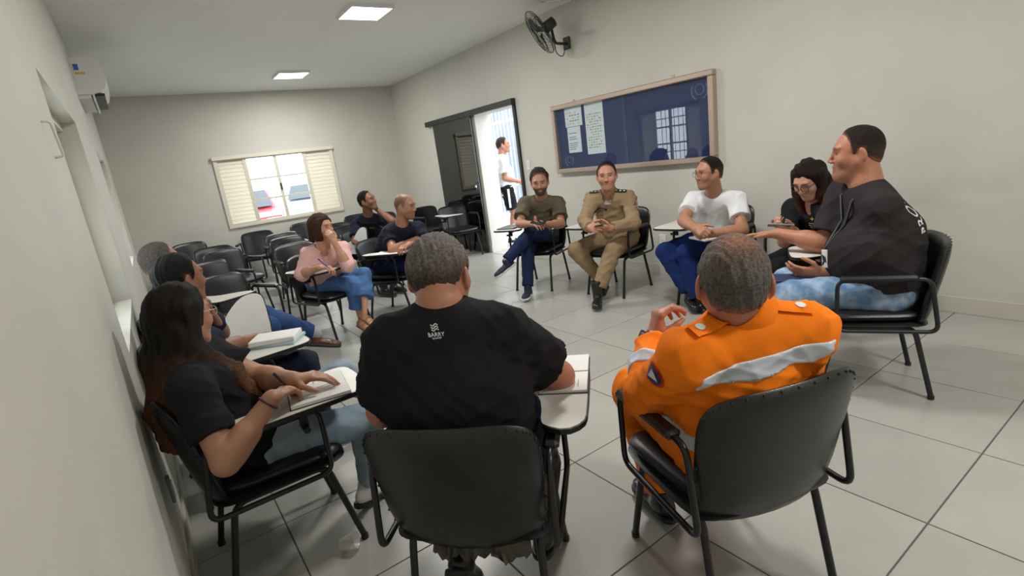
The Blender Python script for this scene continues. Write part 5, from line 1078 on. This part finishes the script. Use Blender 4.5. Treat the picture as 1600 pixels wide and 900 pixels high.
q, a = on_tablet('P9', .24, .15); sheetobj(q, a, .21, .28, 'black and white folder on the tablet of the bearded man', t=.012, m=M_DARK, name='folder')
q, a = on_tablet('P13', .23, .12)
jl = p11['J']; sheetobj(((jl['knL']+jl['hipL'])[:2]/2*.5+(jl['wrL'][:2]+A3(.10, -.02))*.5), 1.2, .22, .30, 'white writing pad on the lap of the man in white', z=.615, t=.015, m=M_LAMI, name='writing_pad')
sheetobj((2.83, 1.50), .55, .15, .21, 'dark blue notebook on the knee of the heavy man', z=.585, t=.014, m=mat('navy_cover', (.02, .03, .09), .5), name='closed_notebook')
p4j = p4['J']; sheetobj((p4['M']+p4['fw']*.16-p4['lat']*-.07)[:2], .6, .10, .14, 'folded lilac paper held against the pink blouse', z=.75, t=.006, m=mat('lilac_paper', (.62, .58, .78), .7), name='folded_paper', tilt=(1.0, .3))
# handbag on the lap
hb = SDF(); hc = (p4j['knL']+p4j['hipL'])/2+A3(0, -.02, .10); Rh = frame((.4, -.9, 0)); hb.box(hc, Rh, (.11, .05, .045), rnd=.03); hb.ell(hc+A3(0, 0, .02), Rh, (.10, .045, .045), k=.03)
bag = empty('handbag', (hc[0], hc[1], hc[2]), label='soft beige handbag in the lap of the woman in pink', cat='handbag'); put('bag_body', hb.mesh(.006, folds(.006, 9, 30, 70)), mat('beige_leather', (.55, .47, .36), .6, noise=.1), bag, hc)
MB().tube(arc_path([(-.09, .02, .04), (-.13, -.05, .03), (-.14, -.09, -.03), (-.135, -.09, -.10)], .03), .004, 6).obj('strap', mat('beige_leather', (.55, .47, .36), .6), bag); MB().box((-.145, -.10, -.15), (-.125, -.085, -.10)).obj('key_fob', M_ALU, bag)
def phone(c, d, n, label, cm=M_DARK):
    Rp = frame(d, n); r = empty('phone', c, label=label, cat='phone'); r.matrix_world = Matrix(((Rp[0][0], Rp[0][1], Rp[0][2], c[0]), (Rp[1][0], Rp[1][1], Rp[1][2], c[1]), (Rp[2][0], Rp[2][1], Rp[2][2], c[2]), (0, 0, 0, 1)))
    MB().bbox((-.037, -.075, -.0045), (.037, .075, .0045), .003).obj('case', cm, r); MB().box((-.033, -.070, .0045), (.033, .070, .0052)).obj('screen', mat('phone_glass', (.02, .025, .03), .08), r); MB().box((-.030, -.068, -.0065), (-.008, -.04, -.0044)).obj('camera_bump', M_DARK, r)
def between(p, k=.5): return p['J']['wrR']*(1-k)+p['J']['wrL']*k
c = between(p9, .6)+A3(-.06, -.05, .03); phone(c, (-.4, .9, .15), (-.2, -.3, 1), 'dark phone in the hands of the bearded man')
c = between(p10)+A3(-.05, -.03, .03); phone(c, (-.6, -.7, .2), (-.3, -.2, 1), 'dark phone in the hands of the khaki officer')
c = between(p12, .4)+A3(-.09, .0, .045); phone(c, (-.45, .85, .1), (.45, -.15, .8), 'silver phone held up by the woman in round glasses', mat('silver_case', (.5, .52, .55), .3, metal=.5))
def pen(c, d, label, m): r = empty('pen', c, label=label, cat='pen'); d = nrm(d); MB().tube([d*-.01, d*0, d*.13], [.001, .0045, .0045], 8).obj('barrel', m, r); MB().tube([d*.13, d*.145], .005, 8).obj('cap', M_DARK, r)
pen(p1['J']['wrR']+A3(.09, .085, -.055), (-.4, -.3, .8), 'dark pen in the hand of the long-haired woman', M_DARK)
pen(p4['J']['wrR']+A3(.07, -.07, -.035), (-.5, .1, .7), 'blue pen in the hand of the woman in pink', M_PEN)
cu = empty('plastic_cup', (.36, 1.965, .035), label='small clear plastic cup tipped over by a chair leg', cat='cup'); cu.rotation_euler = (math.radians(80), 0, math.radians(60))
M_CUP = mat('clear_cup', (.75, .74, .70), .25); M_CUP.node_tree.nodes['Principled BSDF'].inputs['Alpha'].default_value = .45
V = []
for r_c, z in ((.022, -.03), (.034, .035), (.036, .037), (.033, .035), (.021, -.028)):
    V += [(r_c*math.cos(2*PI*k/20), r_c*math.sin(2*PI*k/20), z) for k in range(20)]
MB().add(V, [(20*j+k, 20*j+(k+1) % 20, 20*j+20+(k+1) % 20, 20*j+20+k) for j in range(4) for k in range(20)]+[tuple(range(80, 100))], True).obj('cup_wall', M_CUP, cu)
